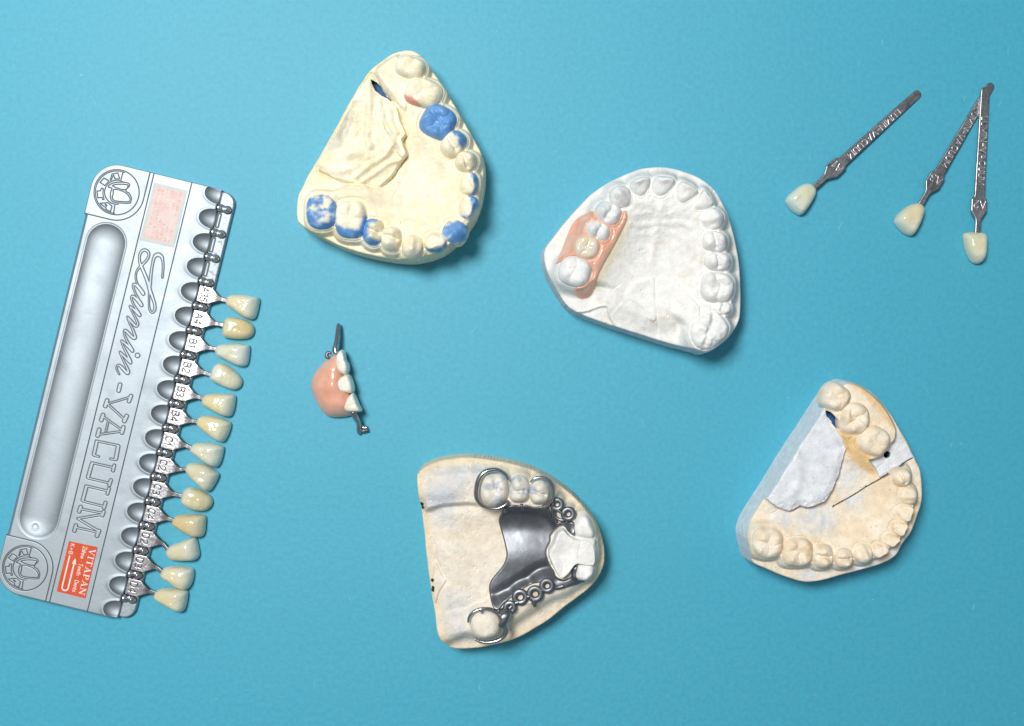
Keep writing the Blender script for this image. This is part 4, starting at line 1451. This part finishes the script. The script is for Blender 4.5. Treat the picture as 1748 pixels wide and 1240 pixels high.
for pts, closed in (([(630, 285), (735, 265), (765, 368), (685, 372), (655, 300), (612, 395), (600, 388)], True), ([(490, 355), (575, 405), (505, 490), (420, 430)], True),
                    ([(365, 585), (428, 580), (442, 540), (476, 536), (470, 640), (490, 735), (464, 735), (458, 695), (380, 705)], True),
                    ([(420, 800), (560, 790), (630, 850), (602, 950), (520, 905), (526, 880), (432, 815)], True), ([(505, 812), (542, 838), (530, 852)], True),
                    ([(825, 250), (785, 400)], False), ([(680, 830), (655, 990)], False)):
    q = zl_uv(ZG, pts)
    LOGO_L.append((np.concatenate([q, q[:1]]) if closed else q))
for pts in ([(562, 512), (620, 455), (720, 430), (880, 432), (940, 468), (936, 500), (885, 550), (878, 592), (932, 622), (970, 700), (962, 770), (920, 800), (690, 785), (612, 735), (602, 620), (630, 535)],
            [(640, 495), (740, 465), (890, 472), (914, 492), (856, 565)], [(665, 555), (800, 580), (900, 640), (950, 720), (940, 762), (900, 775), (690, 758), (635, 705), (650, 640)]):
    q = catmull(zl_uv(ZG, pts), 3)
    LOGO_L.append(np.concatenate([q, q[:1]]))
LC = to_uv(np.array([198.9, 328.6]))


def logo_d(X, Y):
    dx, dy = X - LC[0], Y - LC[1]
    r = np.hypot(dx, dy)
    d = np.abs(r - 38.5)
    band = (dy < 9)                                   # lettering half faces the plate's outer edge
    d2 = np.where(band & (dy < 6), np.abs(r - 36.3), 9)
    a = np.degrees(np.arctan2(dy, dx))
    d3 = np.where((dx * 0 + dy) < 8, np.abs(r - 20.5), 9)
    d = np.minimum(np.minimum(d, d2), d3)
    near = r < 45
    if near.any():
        dd = np.full(near.sum(), 9.0)
        for q in LOGO_L:
            np.minimum(dd, line_d(X[near], Y[near], q), out=dd)
        d[near] = np.minimum(d[near], dd)
    return d


def plate_fields(X, Y):
    """distance to the engraved lines, signed distance of embossed letters"""
    eng = np.minimum(np.abs(Y - 100.0), np.abs(Y - 166.5))
    # panel line round the emblem corners
    for flip in (0, 1):
        u = X if not flip else LPL - X
        pan = rbox_sd(u, Y, -120, 95, -120, 93, 47)
        eng = np.minimum(eng, np.where(u < 130, np.abs(pan), 9))
        m = u < 100
        if m.any():
            eng[m] = np.minimum(eng[m], logo_d(u[m] if not flip else X[m] - (LPL - 2 * LC[0]), Y[m]))
    emb = np.full(X.shape, 9.0)
    m = (Y > 100) & (Y < 167) & (X > 110) & (X < 650)
    if m.any():
        emb[m] = segs_d(X[m], Y[m], EMB)
    return eng, emb


def dimples(X, Y):
    z = np.zeros(X.shape)
    rim = np.zeros(X.shape)
    for k in range(-1, 17):
        cu = CLIP0 + PITCH * (k + 0.5)
        e = np.hypot((X - cu) / 16.6, (Y - BODYV - 1) / 25.5)
        z = np.maximum(z, np.where(e < 1, 12.5 * np.sqrt(np.maximum(1 - e ** 2, 0)) * (0.85 + 0.15 * (Y - 190) / 26), 0))
        rim = np.maximum(rim, gauss((e - 1.06) * 16, 2.5))
    return z, rim


def plate_h(X, Y):
    eng, emb = plate_fields(X, Y)
    Z = np.full(X.shape, ZP)
    Z += 0.22 * fbm(X, Y, 60, 2, 3)
    # trough
    d = seg_d(X, Y, (103 + 33, 48.2), (652 - 33, 48.2))
    Z -= np.where(d < 33, 8.5 * np.sqrt(np.maximum(1 - (d / 33) ** 2, 0)) ** 1.3, 0)
    Z -= 0.8 * gauss(d - 34, 1.6)
    Z += 0.7 * gauss(np.hypot(X - 636, Y - 43.4) - 6.0, 1.8)
    dz, rim = dimples(X, Y)
    Z += 0.7 * rim - dz
    Z -= 0.6 * sstep(1.0, 0.3, eng)
    Z += 0.45 * sstep(0.2, -0.9, emb) - 0.5 * gauss(emb - 0.25, 0.6)
    # left edge slopes away between the emblem panels; small press marks
    sl = sstep(95, 97, X) * sstep(LPL - 95, LPL - 97, X)
    Z -= sl * 7.0 * sstep(7.5, 0, Y)
    Z += 0.30 * fbm(X, Y, 26, 2, 5) * sstep(165, 172, Y)
    return Z


def body_sdf(X, Y):
    return rbox_sd(X, Y, 0, LPL, 0, BODYV, lambda px, py: np.where(py < 0, 45.0, 1.5))


def plate_h_edge(X, Y):
    sd = body_sdf(X, Y)
    q = np.clip(1 + sd / 2.0, 0, 0.93)
    return plate_h(X, Y) - 1.6 * (1 - np.sqrt(np.maximum(1 - q * q, 0)))


def plate_tint(x, y):
    eng, emb = plate_fields(x, y)
    k = np.maximum(sstep(0.9, 0.4, eng), gauss(emb - 0.2, 0.62))   # grime settled in the stamped lines
    t = np.ones((len(x), 4))
    t[:, 3] = 0
    dirt = np.array([0.05, 0.07, 0.085, 0.8])
    t = mixv(t, dirt[None], np.clip(k, 0, 1))
    rs = np.random.RandomState(3)
    for i in range(60):     # handling scratches
        p = np.array([rs.uniform(10, 745), rs.uniform(8, 200)])
        a = rs.uniform(0, math.pi)
        e = p + rs.uniform(6, 30) * np.array([math.cos(a), math.sin(a)])
        m = np.abs(x - p[0]) < 34
        k[m] = np.maximum(k[m], rs.uniform(.08, .28) * sstep(.8, .2, seg_d(x[m], y[m], p, e)))
    k = np.maximum(k, 0.3 * sstep(.45, .75, fbm(x, y, 3, 3, 19)) * sstep(.15, .5, fbm(x, y, 40, 2, 20)))
    stain = sstep(.25, .7, fbm(x, y, 30, 4, 77)) * 0.10
    t[:, :3] *= (1 - stain)[:, None]
    return t


obj('plate', uv_world(hf((0, LPL, 0, BODYV), 0.6, body_sdf, plate_h_edge, 0.5, ((0.25, 0.15), (0.5, 0.6), (0.7, 1.0)), plate_tint)), M_ALU, groot)


def rail_sdf(X, Y):
    return rbox_sd(X, Y, 2.0, LPL - 1.0, 190, RAILV, lambda px, py: np.where(py > 0, 20.0, 1.0))


def rail_h(X, Y):
    Z = np.full(X.shape, 9.0) + 0.3 * fbm(X, Y, 12, 3, 6)
    for k in range(16):
        cu = CLIP0 + PITCH * (k + 0.5)
        b = rbox_sd(X, Y, cu - 12, cu + 12, 219.5, 224.5, 1.0)
        Z -= 1.3 * gauss(b, 0.7)
    q = np.clip(1 + rail_sdf(X, Y) / 2.5, 0, 0.93)
    return Z - 2 * (1 - np.sqrt(np.maximum(1 - q * q, 0)))


def rail_tint(x, y):
    t = np.ones((len(x), 4))
    t[:, 3] = 0
    k = np.zeros(len(x))
    for j in range(16):
        cu = CLIP0 + PITCH * (j + 0.5)
        k = np.maximum(k, gauss(rbox_sd(x, y, cu - 12, cu + 12, 219.5, 224.5, 1.0), 0.8))
    k = np.maximum(k, sstep(219.5, 217.5, y))
    k = np.maximum(k, 0.5 * sstep(.3, .7, fbm(x, y, 4, 3, 8)))
    return mixv(t, np.array([0.08, 0.09, 0.11, 0.5])[None], np.clip(k, 0, .92))


obj('rail', uv_world(hf((2, LPL - 1, 205, RAILV), 0.8, lambda X, Y: np.maximum(rail_sdf(X, Y), 206 - Y), rail_h, 0.4, ((0.3, .5), (0.5, 1.0)), rail_tint)), M_ALU, groot)
for k in range(17):
    cu = CLIP0 + PITCH * k
    v0 = 217.6

    def c_sdf(X, Y, cu=cu):
        return rbox_sd(X, Y, cu - 7.4, cu + 7.4, v0, 240.5, lambda px, py: np.where(py > 0, 7.2, 2.0))

    def c_h(X, Y, cu=cu):
        a = np.clip(np.abs(X - cu) / 7.4, 0, 1)
        Z = 10 + 9.5 * np.sqrt(np.maximum(1 - a ** 2, 0.0)) ** 0.9
        Z *= 1 - 0.42 * gauss(Y - 227.0, 3.2) - 0.32 * sstep(231, 240, Y)
        return Z

    def c_t(x, y, cu=cu):
        t = np.ones((len(x), 4)) * 0.85
        t[:, 3] = 0
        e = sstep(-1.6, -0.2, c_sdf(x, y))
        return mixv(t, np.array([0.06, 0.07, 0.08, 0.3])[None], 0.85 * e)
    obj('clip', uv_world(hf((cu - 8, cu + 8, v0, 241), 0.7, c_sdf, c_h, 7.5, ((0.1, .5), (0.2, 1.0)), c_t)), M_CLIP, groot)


# stickers
def sticker(name, poly_uv, res, tint, z, label):
    P = np.asarray(poly_uv)
    bb = (P[:, 0].min(), P[:, 0].max(), P[:, 1].min(), P[:, 1].max())
    md = hf(bb, res, lambda X, Y: poly_sd(X, Y, P), lambda X, Y: np.full(X.shape, z) + 0.12 * fbm(X, Y, 18, 2, 3), ZP - 0.9, ((0.02, 0.5), (0.03, 1.0)), tint)
    o = obj(name, uv_world(md), M_PRINT, groot)
    o['label'] = label


ZO = Zoom(6.887, 0, 890)
so = zl_uv(ZO, [(812, 233), (1148, 305), (1005, 907), (667, 825)])
su0, su1, sv0, sv1 = so[:, 0].min(), so[:, 0].max(), so[:, 1].min(), so[:, 1].max()
PRN = []


def put_text(txt, u0, v0, h, w, gap=.2, length=None, serif=False):
    if serif:
        segs, x = [], 0.0
        for ch in txt:
            wd, ss = SERIF[ch]
            segs += [((x + a[0] * h, a[1] * h), (x + b[0] * h, b[1] * h), k * h) for a, b, k in ss]
            x += (wd + gap) * h
        x -= gap * h
    else:
        segs, x = text_segs(txt, h, gap)
        segs = [(a, b, w) for a, b in segs]
    k = length / x if length else 1.0
    for a, b, ww in segs:
        PRN.append(((u0 + a[0] * k, v0 + a[1]), (u0 + b[0] * k, v0 + b[1]), ww))


put_text('VITAPAN', su0 + 5, sv1 - 12.6, 10.2, 0, .06, su1 - su0 - 9.5, True)
put_text('Z\u00e4hne . Teeth . Dents', su0 + 4.5, sv1 - 24.5, 6.6, 0.95, .22, su1 - su0 - 11)
put_text('K+B', su0 + 5, sv0 + 4.6, 6.4, 0.95, .4, 17)
au, av = su0 + 26, sv0 + 7.2
for a, b, w in (((au, av), (su1 - 10, av), 2.5), ((au + 8, av + 10.5), (su1 - 10, av + 10.5), 2.5)):
    PRN.append((a, b, w))
q = [(su1 - 10 + 5.2 * math.sin(t), av + 5.25 - 5.25 * math.cos(t)) for t in np.linspace(0, math.pi, 12)]
PRN += [(a, b, 2.5) for a, b in zip(q[:-1], q[1:])]
ARW = np.array([(au + 1, av + 10.5), (au + 12, av + 6.6), (au + 10.5, av + 10.5), (au + 12, av + 14.4)])


def orange_tint(x, y):
    d = np.minimum(segs_d(x, y, PRN), poly_sd(x, y, ARW))
    t = mixv(col4((208, 78, 42))[None], col4((214, 86, 48))[None], sstep(-.3, .3, fbm(x, y, 14, 3, 3)))
    return mixv(t, col4((232, 224, 218))[None], sstep(0.28, -0.28, d))


sticker('sticker', so, 0.38, orange_tint, ZP + 0.45, 'orange sticker with white printing')
ZS = Zoom(8.858, 220, 300)
sp = zl_uv(ZS, [(385, 105), (885, 228), (680, 1090), (165, 970)])
pk0, pk1, pv0, pv1 = sp[:, 0].min(), sp[:, 0].max(), sp[:, 1].min(), sp[:, 1].max()


def faded_tint(x, y):
    grey = col4((188, 196, 194))
    pink = mixv(col4((214, 194, 189))[None], col4((210, 178, 172))[None], sstep(-.5, .5, fbm(x, y, 10, 3, 13)))
    sp_ = sstep(.25, .6, fbm(x, y, 1.6, 2, 14))
    pink = mixv(pink, col4((222, 214, 210))[None], 0.5 * sp_)
    # worn-off lines of print, no longer readable
    ln = np.abs(((y - pv0) % 7.6) - 3.8)
    wr = sstep(2.4, 1.2, ln) * sstep(.0, .35, fbm(x * 2.2, y, 3, 2, 15)) * sstep(-.3, .3, fbm(x, y, 18, 2, 16))
    pink = mixv(pink, col4((196, 128, 122))[None], 0.55 * wr)
    inner = rbox_sd(x, y, pk0 + 5, pk1 - 5.5, pv0 + 5, pv1 - 5, 1)
    return mixv(np.repeat(grey[None], len(x), 0), pink, sstep(1.2, -1.2, inner + 1.0 * fbm(x, y, 3, 2, 17)))


sticker('sticker', sp, 0.55, faded_tint, ZP + 0.4, 'faded pink sticker with rubbed-off print')


# ------------------------------------------------------------------ shade tabs
Z6, Z7, Z8 = Zoom(6.2, 300, 480), Zoom(6.2, 260, 660), Zoom(5.639, 190, 840)
TABS = [
    ('A35', Z6, [(515, 195), (540, 155), (590, 140), (700, 140), (830, 160), (872, 185), (865, 270), (838, 370), (810, 402), (760, 402), (690, 370), (600, 310), (530, 260), (510, 225)], (232, 214, 166), (214, 220, 204), 0),
    ('A4', Z6, [(480, 490), (490, 430), (520, 390), (580, 378), (680, 395), (760, 430), (805, 475), (816, 520), (800, 572), (750, 606), (650, 616), (550, 606), (490, 590), (478, 540)], (226, 200, 132), (216, 208, 176), 1),
    ('B1', Z6, [(400, 720), (430, 680), (500, 665), (620, 658), (740, 672), (769, 695), (766, 780), (750, 870), (720, 902), (660, 902), (590, 875), (500, 830), (420, 790), (398, 750)], (222, 226, 206), (216, 226, 218), 0),
    ('B2', Z6, [(345, 1010), (370, 930), (410, 880), (460, 865), (530, 890), (600, 940), (660, 1000), (689, 1060), (672, 1120), (620, 1152), (550, 1142), (450, 1100), (360, 1055), (343, 1030)], (224, 220, 190), (216, 222, 208), 1),
    ('B3', Z7, [(505, 145), (530, 100), (580, 80), (680, 75), (800, 82), (863, 100), (863, 180), (842, 270), (815, 317), (760, 320), (690, 295), (600, 250), (525, 205), (505, 170)], (228, 208, 150), (214, 218, 198), 0),
    ('B4', Z7, [(447, 380), (470, 335), (520, 312), (620, 315), (740, 345), (812, 385), (817, 430), (792, 510), (750, 582), (710, 590), (650, 565), (560, 505), (470, 430), (448, 400)], (228, 206, 146), (216, 218, 192), 0),
    ('C1', Z7, [(380, 665), (400, 630), (450, 600), (540, 598), (660, 610), (737, 640), (739, 700), (716, 790), (680, 852), (630, 854), (560, 820), (470, 760), (395, 705), (380, 680)], (216, 212, 186), (206, 216, 204), 0),
    ('C2', Z7, [(330, 870), (350, 830), (400, 812), (500, 820), (600, 860), (680, 920), (691, 945), (666, 1010), (616, 1092), (575, 1117), (530, 1095), (450, 1030), (360, 945), (332, 895)], (212, 204, 170), (204, 208, 190), 0),
    ('C3', Z8, [(653, 70), (665, 20), (690, -20), (740, -45), (800, -32), (880, 5), (940, 50), (960, 95), (950, 140), (910, 180), (860, 192), (780, 181), (700, 150), (655, 112)], (214, 198, 148), (208, 212, 192), 1),
    ('C4', Z8, [(567, 290), (590, 250), (640, 225), (740, 220), (850, 225), (894, 245), (894, 330), (882, 410), (850, 442), (790, 442), (720, 415), (640, 375), (580, 330), (567, 305)], (210, 176, 108), (204, 200, 168), 0),
    ('D2', Z8, [(507, 590), (525, 545), (570, 515), (640, 490), (720, 460), (785, 445), (806, 460), (827, 550), (832, 620), (800, 662), (740, 672), (640, 673), (550, 660), (512, 620)], (216, 208, 176), (210, 214, 200), 0),
    ('D3', Z8, [(453, 800), (475, 755), (520, 730), (620, 722), (730, 735), (777, 760), (777, 830), (757, 900), (720, 947), (680, 952), (620, 930), (540, 880), (470, 835)], (222, 208, 166), (212, 216, 200), 0),
    ('D4', Z8, [(388, 1010), (410, 970), (460, 942), (560, 938), (660, 945), (717, 965), (722, 1010), (707, 1100), (682, 1157), (640, 1167), (580, 1145), (490, 1095), (410, 1050)], (218, 202, 152), (208, 214, 196), 0),
]
GRP = 'tooth shade tabs'
DESC = {'A35': 'warm yellow tooth, topmost in the holder', 'A4': 'deep yellow tooth, rounded end outwards', 'B1': 'very white tooth', 'B2': 'pale cream tooth, rounded end outwards',
        'B3': 'light yellow tooth', 'B4': 'buttery yellow tooth', 'C1': 'pale greyish tooth', 'C2': 'beige grey tooth', 'C3': 'greyish yellow tooth, rounded end outwards',
        'C4': 'dark amber tooth', 'D2': 'pale tooth tilted upwards', 'D3': 'cream tooth touching the lowest tab', 'D4': 'cream tooth, lowest in the holder'}


def shade_tooth(o, zb, zt, cerv, incis, c2i, seed):
    """porcelain shade tooth; c2i: unit vector from neck to biting edge"""
    c = o.mean(0)
    L = np.abs((o - c) @ c2i).max()
    nrm = np.array([-c2i[1], c2i[0]])
    hw = np.abs((o - c) @ nrm).max()

    def fn(r, p, X, Y, Z):
        a = ((X - c[0]) * c2i[0] + (Y - c[1]) * c2i[1]) / L
        b = ((X - c[0]) * nrm[0] + (Y - c[1]) * nrm[1]) / hw
        k = np.clip(p * 1.2, 0, 1)
        lobes = 0.55 * np.cos(b * 5.2 + seed) * sstep(-.8, .6, a)
        return Z + k * (lobes - 2.2 * sstep(0.5, 1.0, a) - 3.6 * sstep(.35, -1, a) + 0.75 * fbm(X, Y, 8, 2, seed) + 0.12 * fbm(X, Y, 3.6, 2, seed + 1))

    soft = np.array((212, 218, 204))
    cerv = tuple(np.array(cerv) * 0.55 + soft * 0.45)
    incis = tuple(np.array(incis) * 0.9 + np.array((196, 206, 204)) * 0.1)
    cv, inc = col4(cerv), col4(incis)
    deep = col4(tuple(np.array(cerv) * np.array([.99, .96, .88])))

    def tint(x, y, z):
        a = ((x - c[0]) * c2i[0] + (y - c[1]) * c2i[1]) / L
        b = ((x - c[0]) * nrm[0] + (y - c[1]) * nrm[1]) / hw
        n = fbm(x, y, 10, 3, seed + 4)
        t = mixv(np.repeat(cv[None], len(x), 0), inc[None], sstep(0.0, 0.85, a + 0.3 * n + 0.25 * np.abs(b)))
        t = mixv(t, deep[None], 0.75 * np.exp(-((a + 0.25) / .5) ** 2 - ((b + .2) / .6) ** 2) * sstep(-.4, .3, n + .2))
        return mixv(t, deep[None], 0.5 * sstep(-.75, -1.0, a))
    return dome(o, zb, zt - zb, fn, (3.6, 2.1), 36, 96, tint, skirt=min(zb - 0.6, 3.0))


def tab_groove(X, Y, segs, w=0.75):
    return segs_d(X, Y, [(a, b) for a, b in segs]) if segs else np.full(X.shape, 9.0)


def steel_tint(d, w, x, y, scratch, base=1.0):
    t = np.ones((len(x), 4)) * base
    t[:, 3] = 0
    sc = sstep(.25, .65, fbm(x * scratch[0], y * scratch[1], 5, 4, 5))
    t[:, :3] *= (1 - 0.26 * sc)[:, None]
    return mixv(t, np.array([0.07, 0.075, 0.085, 0.3])[None], 0.92 * sstep(w, w * 0.45, d))


for j, (code, zz, poly, cerv, inc, rev) in enumerate(TABS):
    cu = CLIP0 + PITCH * (3.5 + j)
    px = zz.px(poly)
    o = catmull(W(px, 16), 4)
    root = thing('shade_tab', f'shade tab stamped {code} on the holder, {DESC[code]}', 'shade tab', *W(O0 + cu * UU + 235 * VV), 0, GRP)
    # where the tooth's near end lies, in plate coordinates
    uv = to_uv(px)
    end = uv[uv[:, 1] < uv[:, 1].min() + 5].mean(0)
    vt = end[1] + 7
    ue = end[0]
    un = cu + 0.9
    outl = np.array([(cu - 14, 219), (cu - 14.6, 241.5), (cu - 11.5, 244.5), (un - 5.2, 255.5), (un - 3.9, 259.5), (ue - 3.6, vt), (ue + 3.6, vt), (un + 3.9, 259.5), (un + 5.2, 255.5), (cu + 11.5, 244.5), (cu + 14.6, 241.5), (cu + 14, 219)])
    segs, wd = text_segs(code, 12.0, .18)
    k = 24.0 / wd if len(code) > 2 else 1.0
    u0 = cu - wd * k / 2
    segs = [((u0 + a[0] * k, 224.5 + a[1]), (u0 + b[0] * k, 224.5 + b[1])) for a, b in segs]

    def s_sdf(X, Y, outl=outl):
        return poly_sd(X, Y, outl)

    def s_h(X, Y, outl=outl, segs=segs):
        d = tab_groove(X, Y, segs)
        sd = s_sdf(X, Y, outl)
        q = np.clip(1 + sd / 1.3, 0, 0.93)
        Z = 14.5 - 2.5 * sstep(246, 262, Y) + 1.0 * sstep(262, 272, Y)
        return Z - 0.4 * sstep(0.95, 0.3, d) - 1.1 * (1 - np.sqrt(np.maximum(1 - q * q, 0))) + 0.15 * fbm(X, Y, 4, 3, 3)

    def s_t(x, y, segs=segs, outl=outl):
        t = steel_tint(tab_groove(x, y, segs), 1.05, x, y, (1, 1), 1.25)
        neck = sstep(244, 258, y)
        t[:, :3] *= (1 - 0.45 * neck)[:, None]
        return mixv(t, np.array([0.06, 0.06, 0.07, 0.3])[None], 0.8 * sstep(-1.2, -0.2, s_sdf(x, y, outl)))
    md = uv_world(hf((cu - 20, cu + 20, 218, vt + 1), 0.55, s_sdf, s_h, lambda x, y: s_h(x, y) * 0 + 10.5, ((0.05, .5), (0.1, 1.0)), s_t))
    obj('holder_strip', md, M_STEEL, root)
    # neck towards biting edge, on the table
    vdir = np.array([VV[0], -VV[1]])
    ctr = o.mean(0)
    nb = W(O0 + np.array([ue * UU[0] + vt * VV[0], ue * UU[1] + vt * VV[1]]), 16)
    dr = ctr - nb
    dr /= np.linalg.norm(dr)
    md = shade_tooth(o, 3.2, 26.5, cerv, inc, -dr if rev else dr, 3 + j)
    obj('tooth', md, M_PORC, root)

# loose tabs
ZT = Zoom(3.5425, 1320, 120)
LOOSE = [
    ('A1', (887, 132), (258, 697), [(205, 680), (240, 684), (268, 712), (264, 752), (238, 800), (204, 850), (182, 870), (160, 872), (120, 846), (88, 808), (80, 785), (95, 755), (130, 722), (170, 692)], (218, 222, 198), (208, 222, 212), 4.0, 'single loose shade tab stamped A1 with a very pale tooth, lying apart'),
    ('A3', (1328, 82), (893, 802), [(868, 800), (905, 802), (926, 838), (914, 888), (886, 950), (860, 990), (836, 999), (795, 978), (752, 932), (745, 902), (768, 862), (818, 820)], (222, 208, 164), (212, 216, 200), 3.0, 'loose shade tab stamped A3 with a yellowish tooth, its tip under another tab'),
    ('A2', (1282, 112), (1229, 978), [(1163, 990), (1195, 976), (1270, 977), (1301, 995), (1300, 1060), (1290, 1130), (1270, 1162), (1238, 1169), (1208, 1150), (1184, 1105), (1168, 1045)], (218, 214, 180), (214, 216, 196), 9.5, 'loose shade tab stamped A2 with a cream tooth, its tip lying over another tab'),
]
for j, (code, tip, neck, poly, cerv, inc, zt, lab) in enumerate(LOOSE):
    a, b = W(ZT.px(tip), 8), W(ZT.px(neck), 8)
    L = np.linalg.norm(b - a)
    ex = (b - a) / L
    ey = np.array([-ex[1], ex[0]])
    root = thing('shade_tab', lab, 'shade tab', *((a + b) / 2), 0, GRP)
    xe = L + 8
    c0, c1_ = L - 60, L - 25          # collar from .. to
    outl = [(0, -3.5)] + [(0, 0)] * 0
    tipc = [(4.5 - 7.3 * math.cos(t) , -7.3 * math.sin(t)) for t in np.linspace(-math.pi / 2, math.pi / 2, 9)]
    outl = np.array(tipc[::-1] + [(c0 - 4, 8.6), (c0 + 1, 9.2), (c0 + 6, 13.2), (c0 + 25, 13.2), (c0 + 38, 5.6), (c0 + 43, 4.6), (xe, 4.6),
                                 (xe, -4.6), (c0 + 43, -4.6), (c0 + 38, -5.6), (c0 + 25, -13.2), (c0 + 6, -13.2), (c0 + 1, -9.2), (c0 - 4, -8.6)])
    segs, wd = text_segs('LUMIN-VACUUM', 9.6, .26)
    ln = min(116, c0 - 52)
    segs = [((48 + p[0] * ln / wd, -4.5 + p[1]), (48 + q_[0] * ln / wd, -4.5 + q_[1])) for p, q_ in segs]
    s2, w2 = text_segs(code, 12.5, .25)
    segs += [((c0 + 8 + p[1], w2 / 2 - p[0]), (c0 + 8 + q_[1], w2 / 2 - q_[0])) for p, q_ in s2]

    def zline(X, zt=zt, L=L):
        t = X / L
        return zt + (14.0 - zt) * np.clip(t, 0, 1)

    def l_sdf(X, Y, outl=outl):
        return poly_sd(X, Y, outl)

    def l_h(X, Y, segs=segs, outl=outl):
        d = tab_groove(X, Y, segs)
        q = np.clip(1 + l_sdf(X, Y, outl) / 1.5, 0, 0.93)
        return zline(X) - 0.35 * sstep(0.9, 0.3, d) - 1.3 * (1 - np.sqrt(np.maximum(1 - q * q, 0))) + 0.08 * fbm(X * .25, Y, 3, 3, 3)

    def l_t(x, y, segs=segs):
        d = tab_groove(x, y, segs)
        t = np.ones((len(x), 4)) * 0.92
        t[:, 3] = 0
        sc = sstep(.1, .6, fbm(x * .3, y, 3.0, 4, 15 + j)) * 0.45
        t[:, :3] *= (1 - sc)[:, None]
        wn = sstep(-.3, .5, fbm(x, y, 9, 3, 9))
        k = sstep(1.1, 0.5, d)
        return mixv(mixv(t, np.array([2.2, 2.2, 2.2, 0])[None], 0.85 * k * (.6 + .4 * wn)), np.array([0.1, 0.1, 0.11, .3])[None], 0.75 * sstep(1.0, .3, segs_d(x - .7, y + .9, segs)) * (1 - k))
    md = hf((-5, xe + 1, -14, 14), 0.55, l_sdf, l_h, lambda x, y: zline(x) - 4.0, ((0.05, .5), (0.1, 1.0)), l_t)
    md.v = np.concatenate([a + md.v[:, :1] * ex + md.v[:, 1:2] * ey, md.v[:, 2:3]], 1)
    obj('holder_strip', md, M_STEEL, root)
    o = catmull(ZT(poly, 16), 4)
    obj('tooth', shade_tooth(o, 3.2, 27.0, cerv, inc, ex, 40 + j), M_PORC, root)

# ------------------------------------------------------------------ lamps, world, camera
def area(name, loc, size, power, colr, target=(0, 0, 0), shape='SQUARE', sy=None):
    l = bpy.data.lights.new(name, 'AREA')
    l.shape = 'RECTANGLE' if sy else shape
    l.size = size
    if sy:
        l.size_y = sy
    l.energy = power
    l.color = colr
    o = bpy.data.objects.new(name, l)
    col.objects.link(o)
    o.location = loc
    d = Vector(target) - Vector(loc)
    o.rotation_euler = d.to_track_quat('-Z', 'Y').to_euler()
    return o


area('key_softbox', (-0.27, 0.275, 0.9), 0.27, 9.8, (1.0, 0.985, 0.96), (0.0, 0.0, 0), sy=0.25)

w = bpy.data.worlds.new('World')
scene.world = w
w.use_nodes = True
bg = w.node_tree.nodes['Background']
bg.inputs[0].default_value = (0.92, 0.96, 1.0, 1)
bg.inputs[1].default_value = 0.225

cam = bpy.data.cameras.new('camera')
cam.sensor_width = 36
cam.lens = 36 * H / 1748.0
cam.clip_start = 0.01
cam.clip_end = 20
co = bpy.data.objects.new('camera', cam)
col.objects.link(co)
co.location = (0, 0, H * S)
co.rotation_euler = (0, 0, 0)
scene.camera = co

scene.view_settings.view_transform = 'Standard'
scene.view_settings.look = 'None'
scene.view_settings.gamma = 1
scene.view_settings.exposure = 0
scene.view_settings.use_curve_mapping = False
scene.render.film_transparent = False
scene.cycles.use_denoising = True
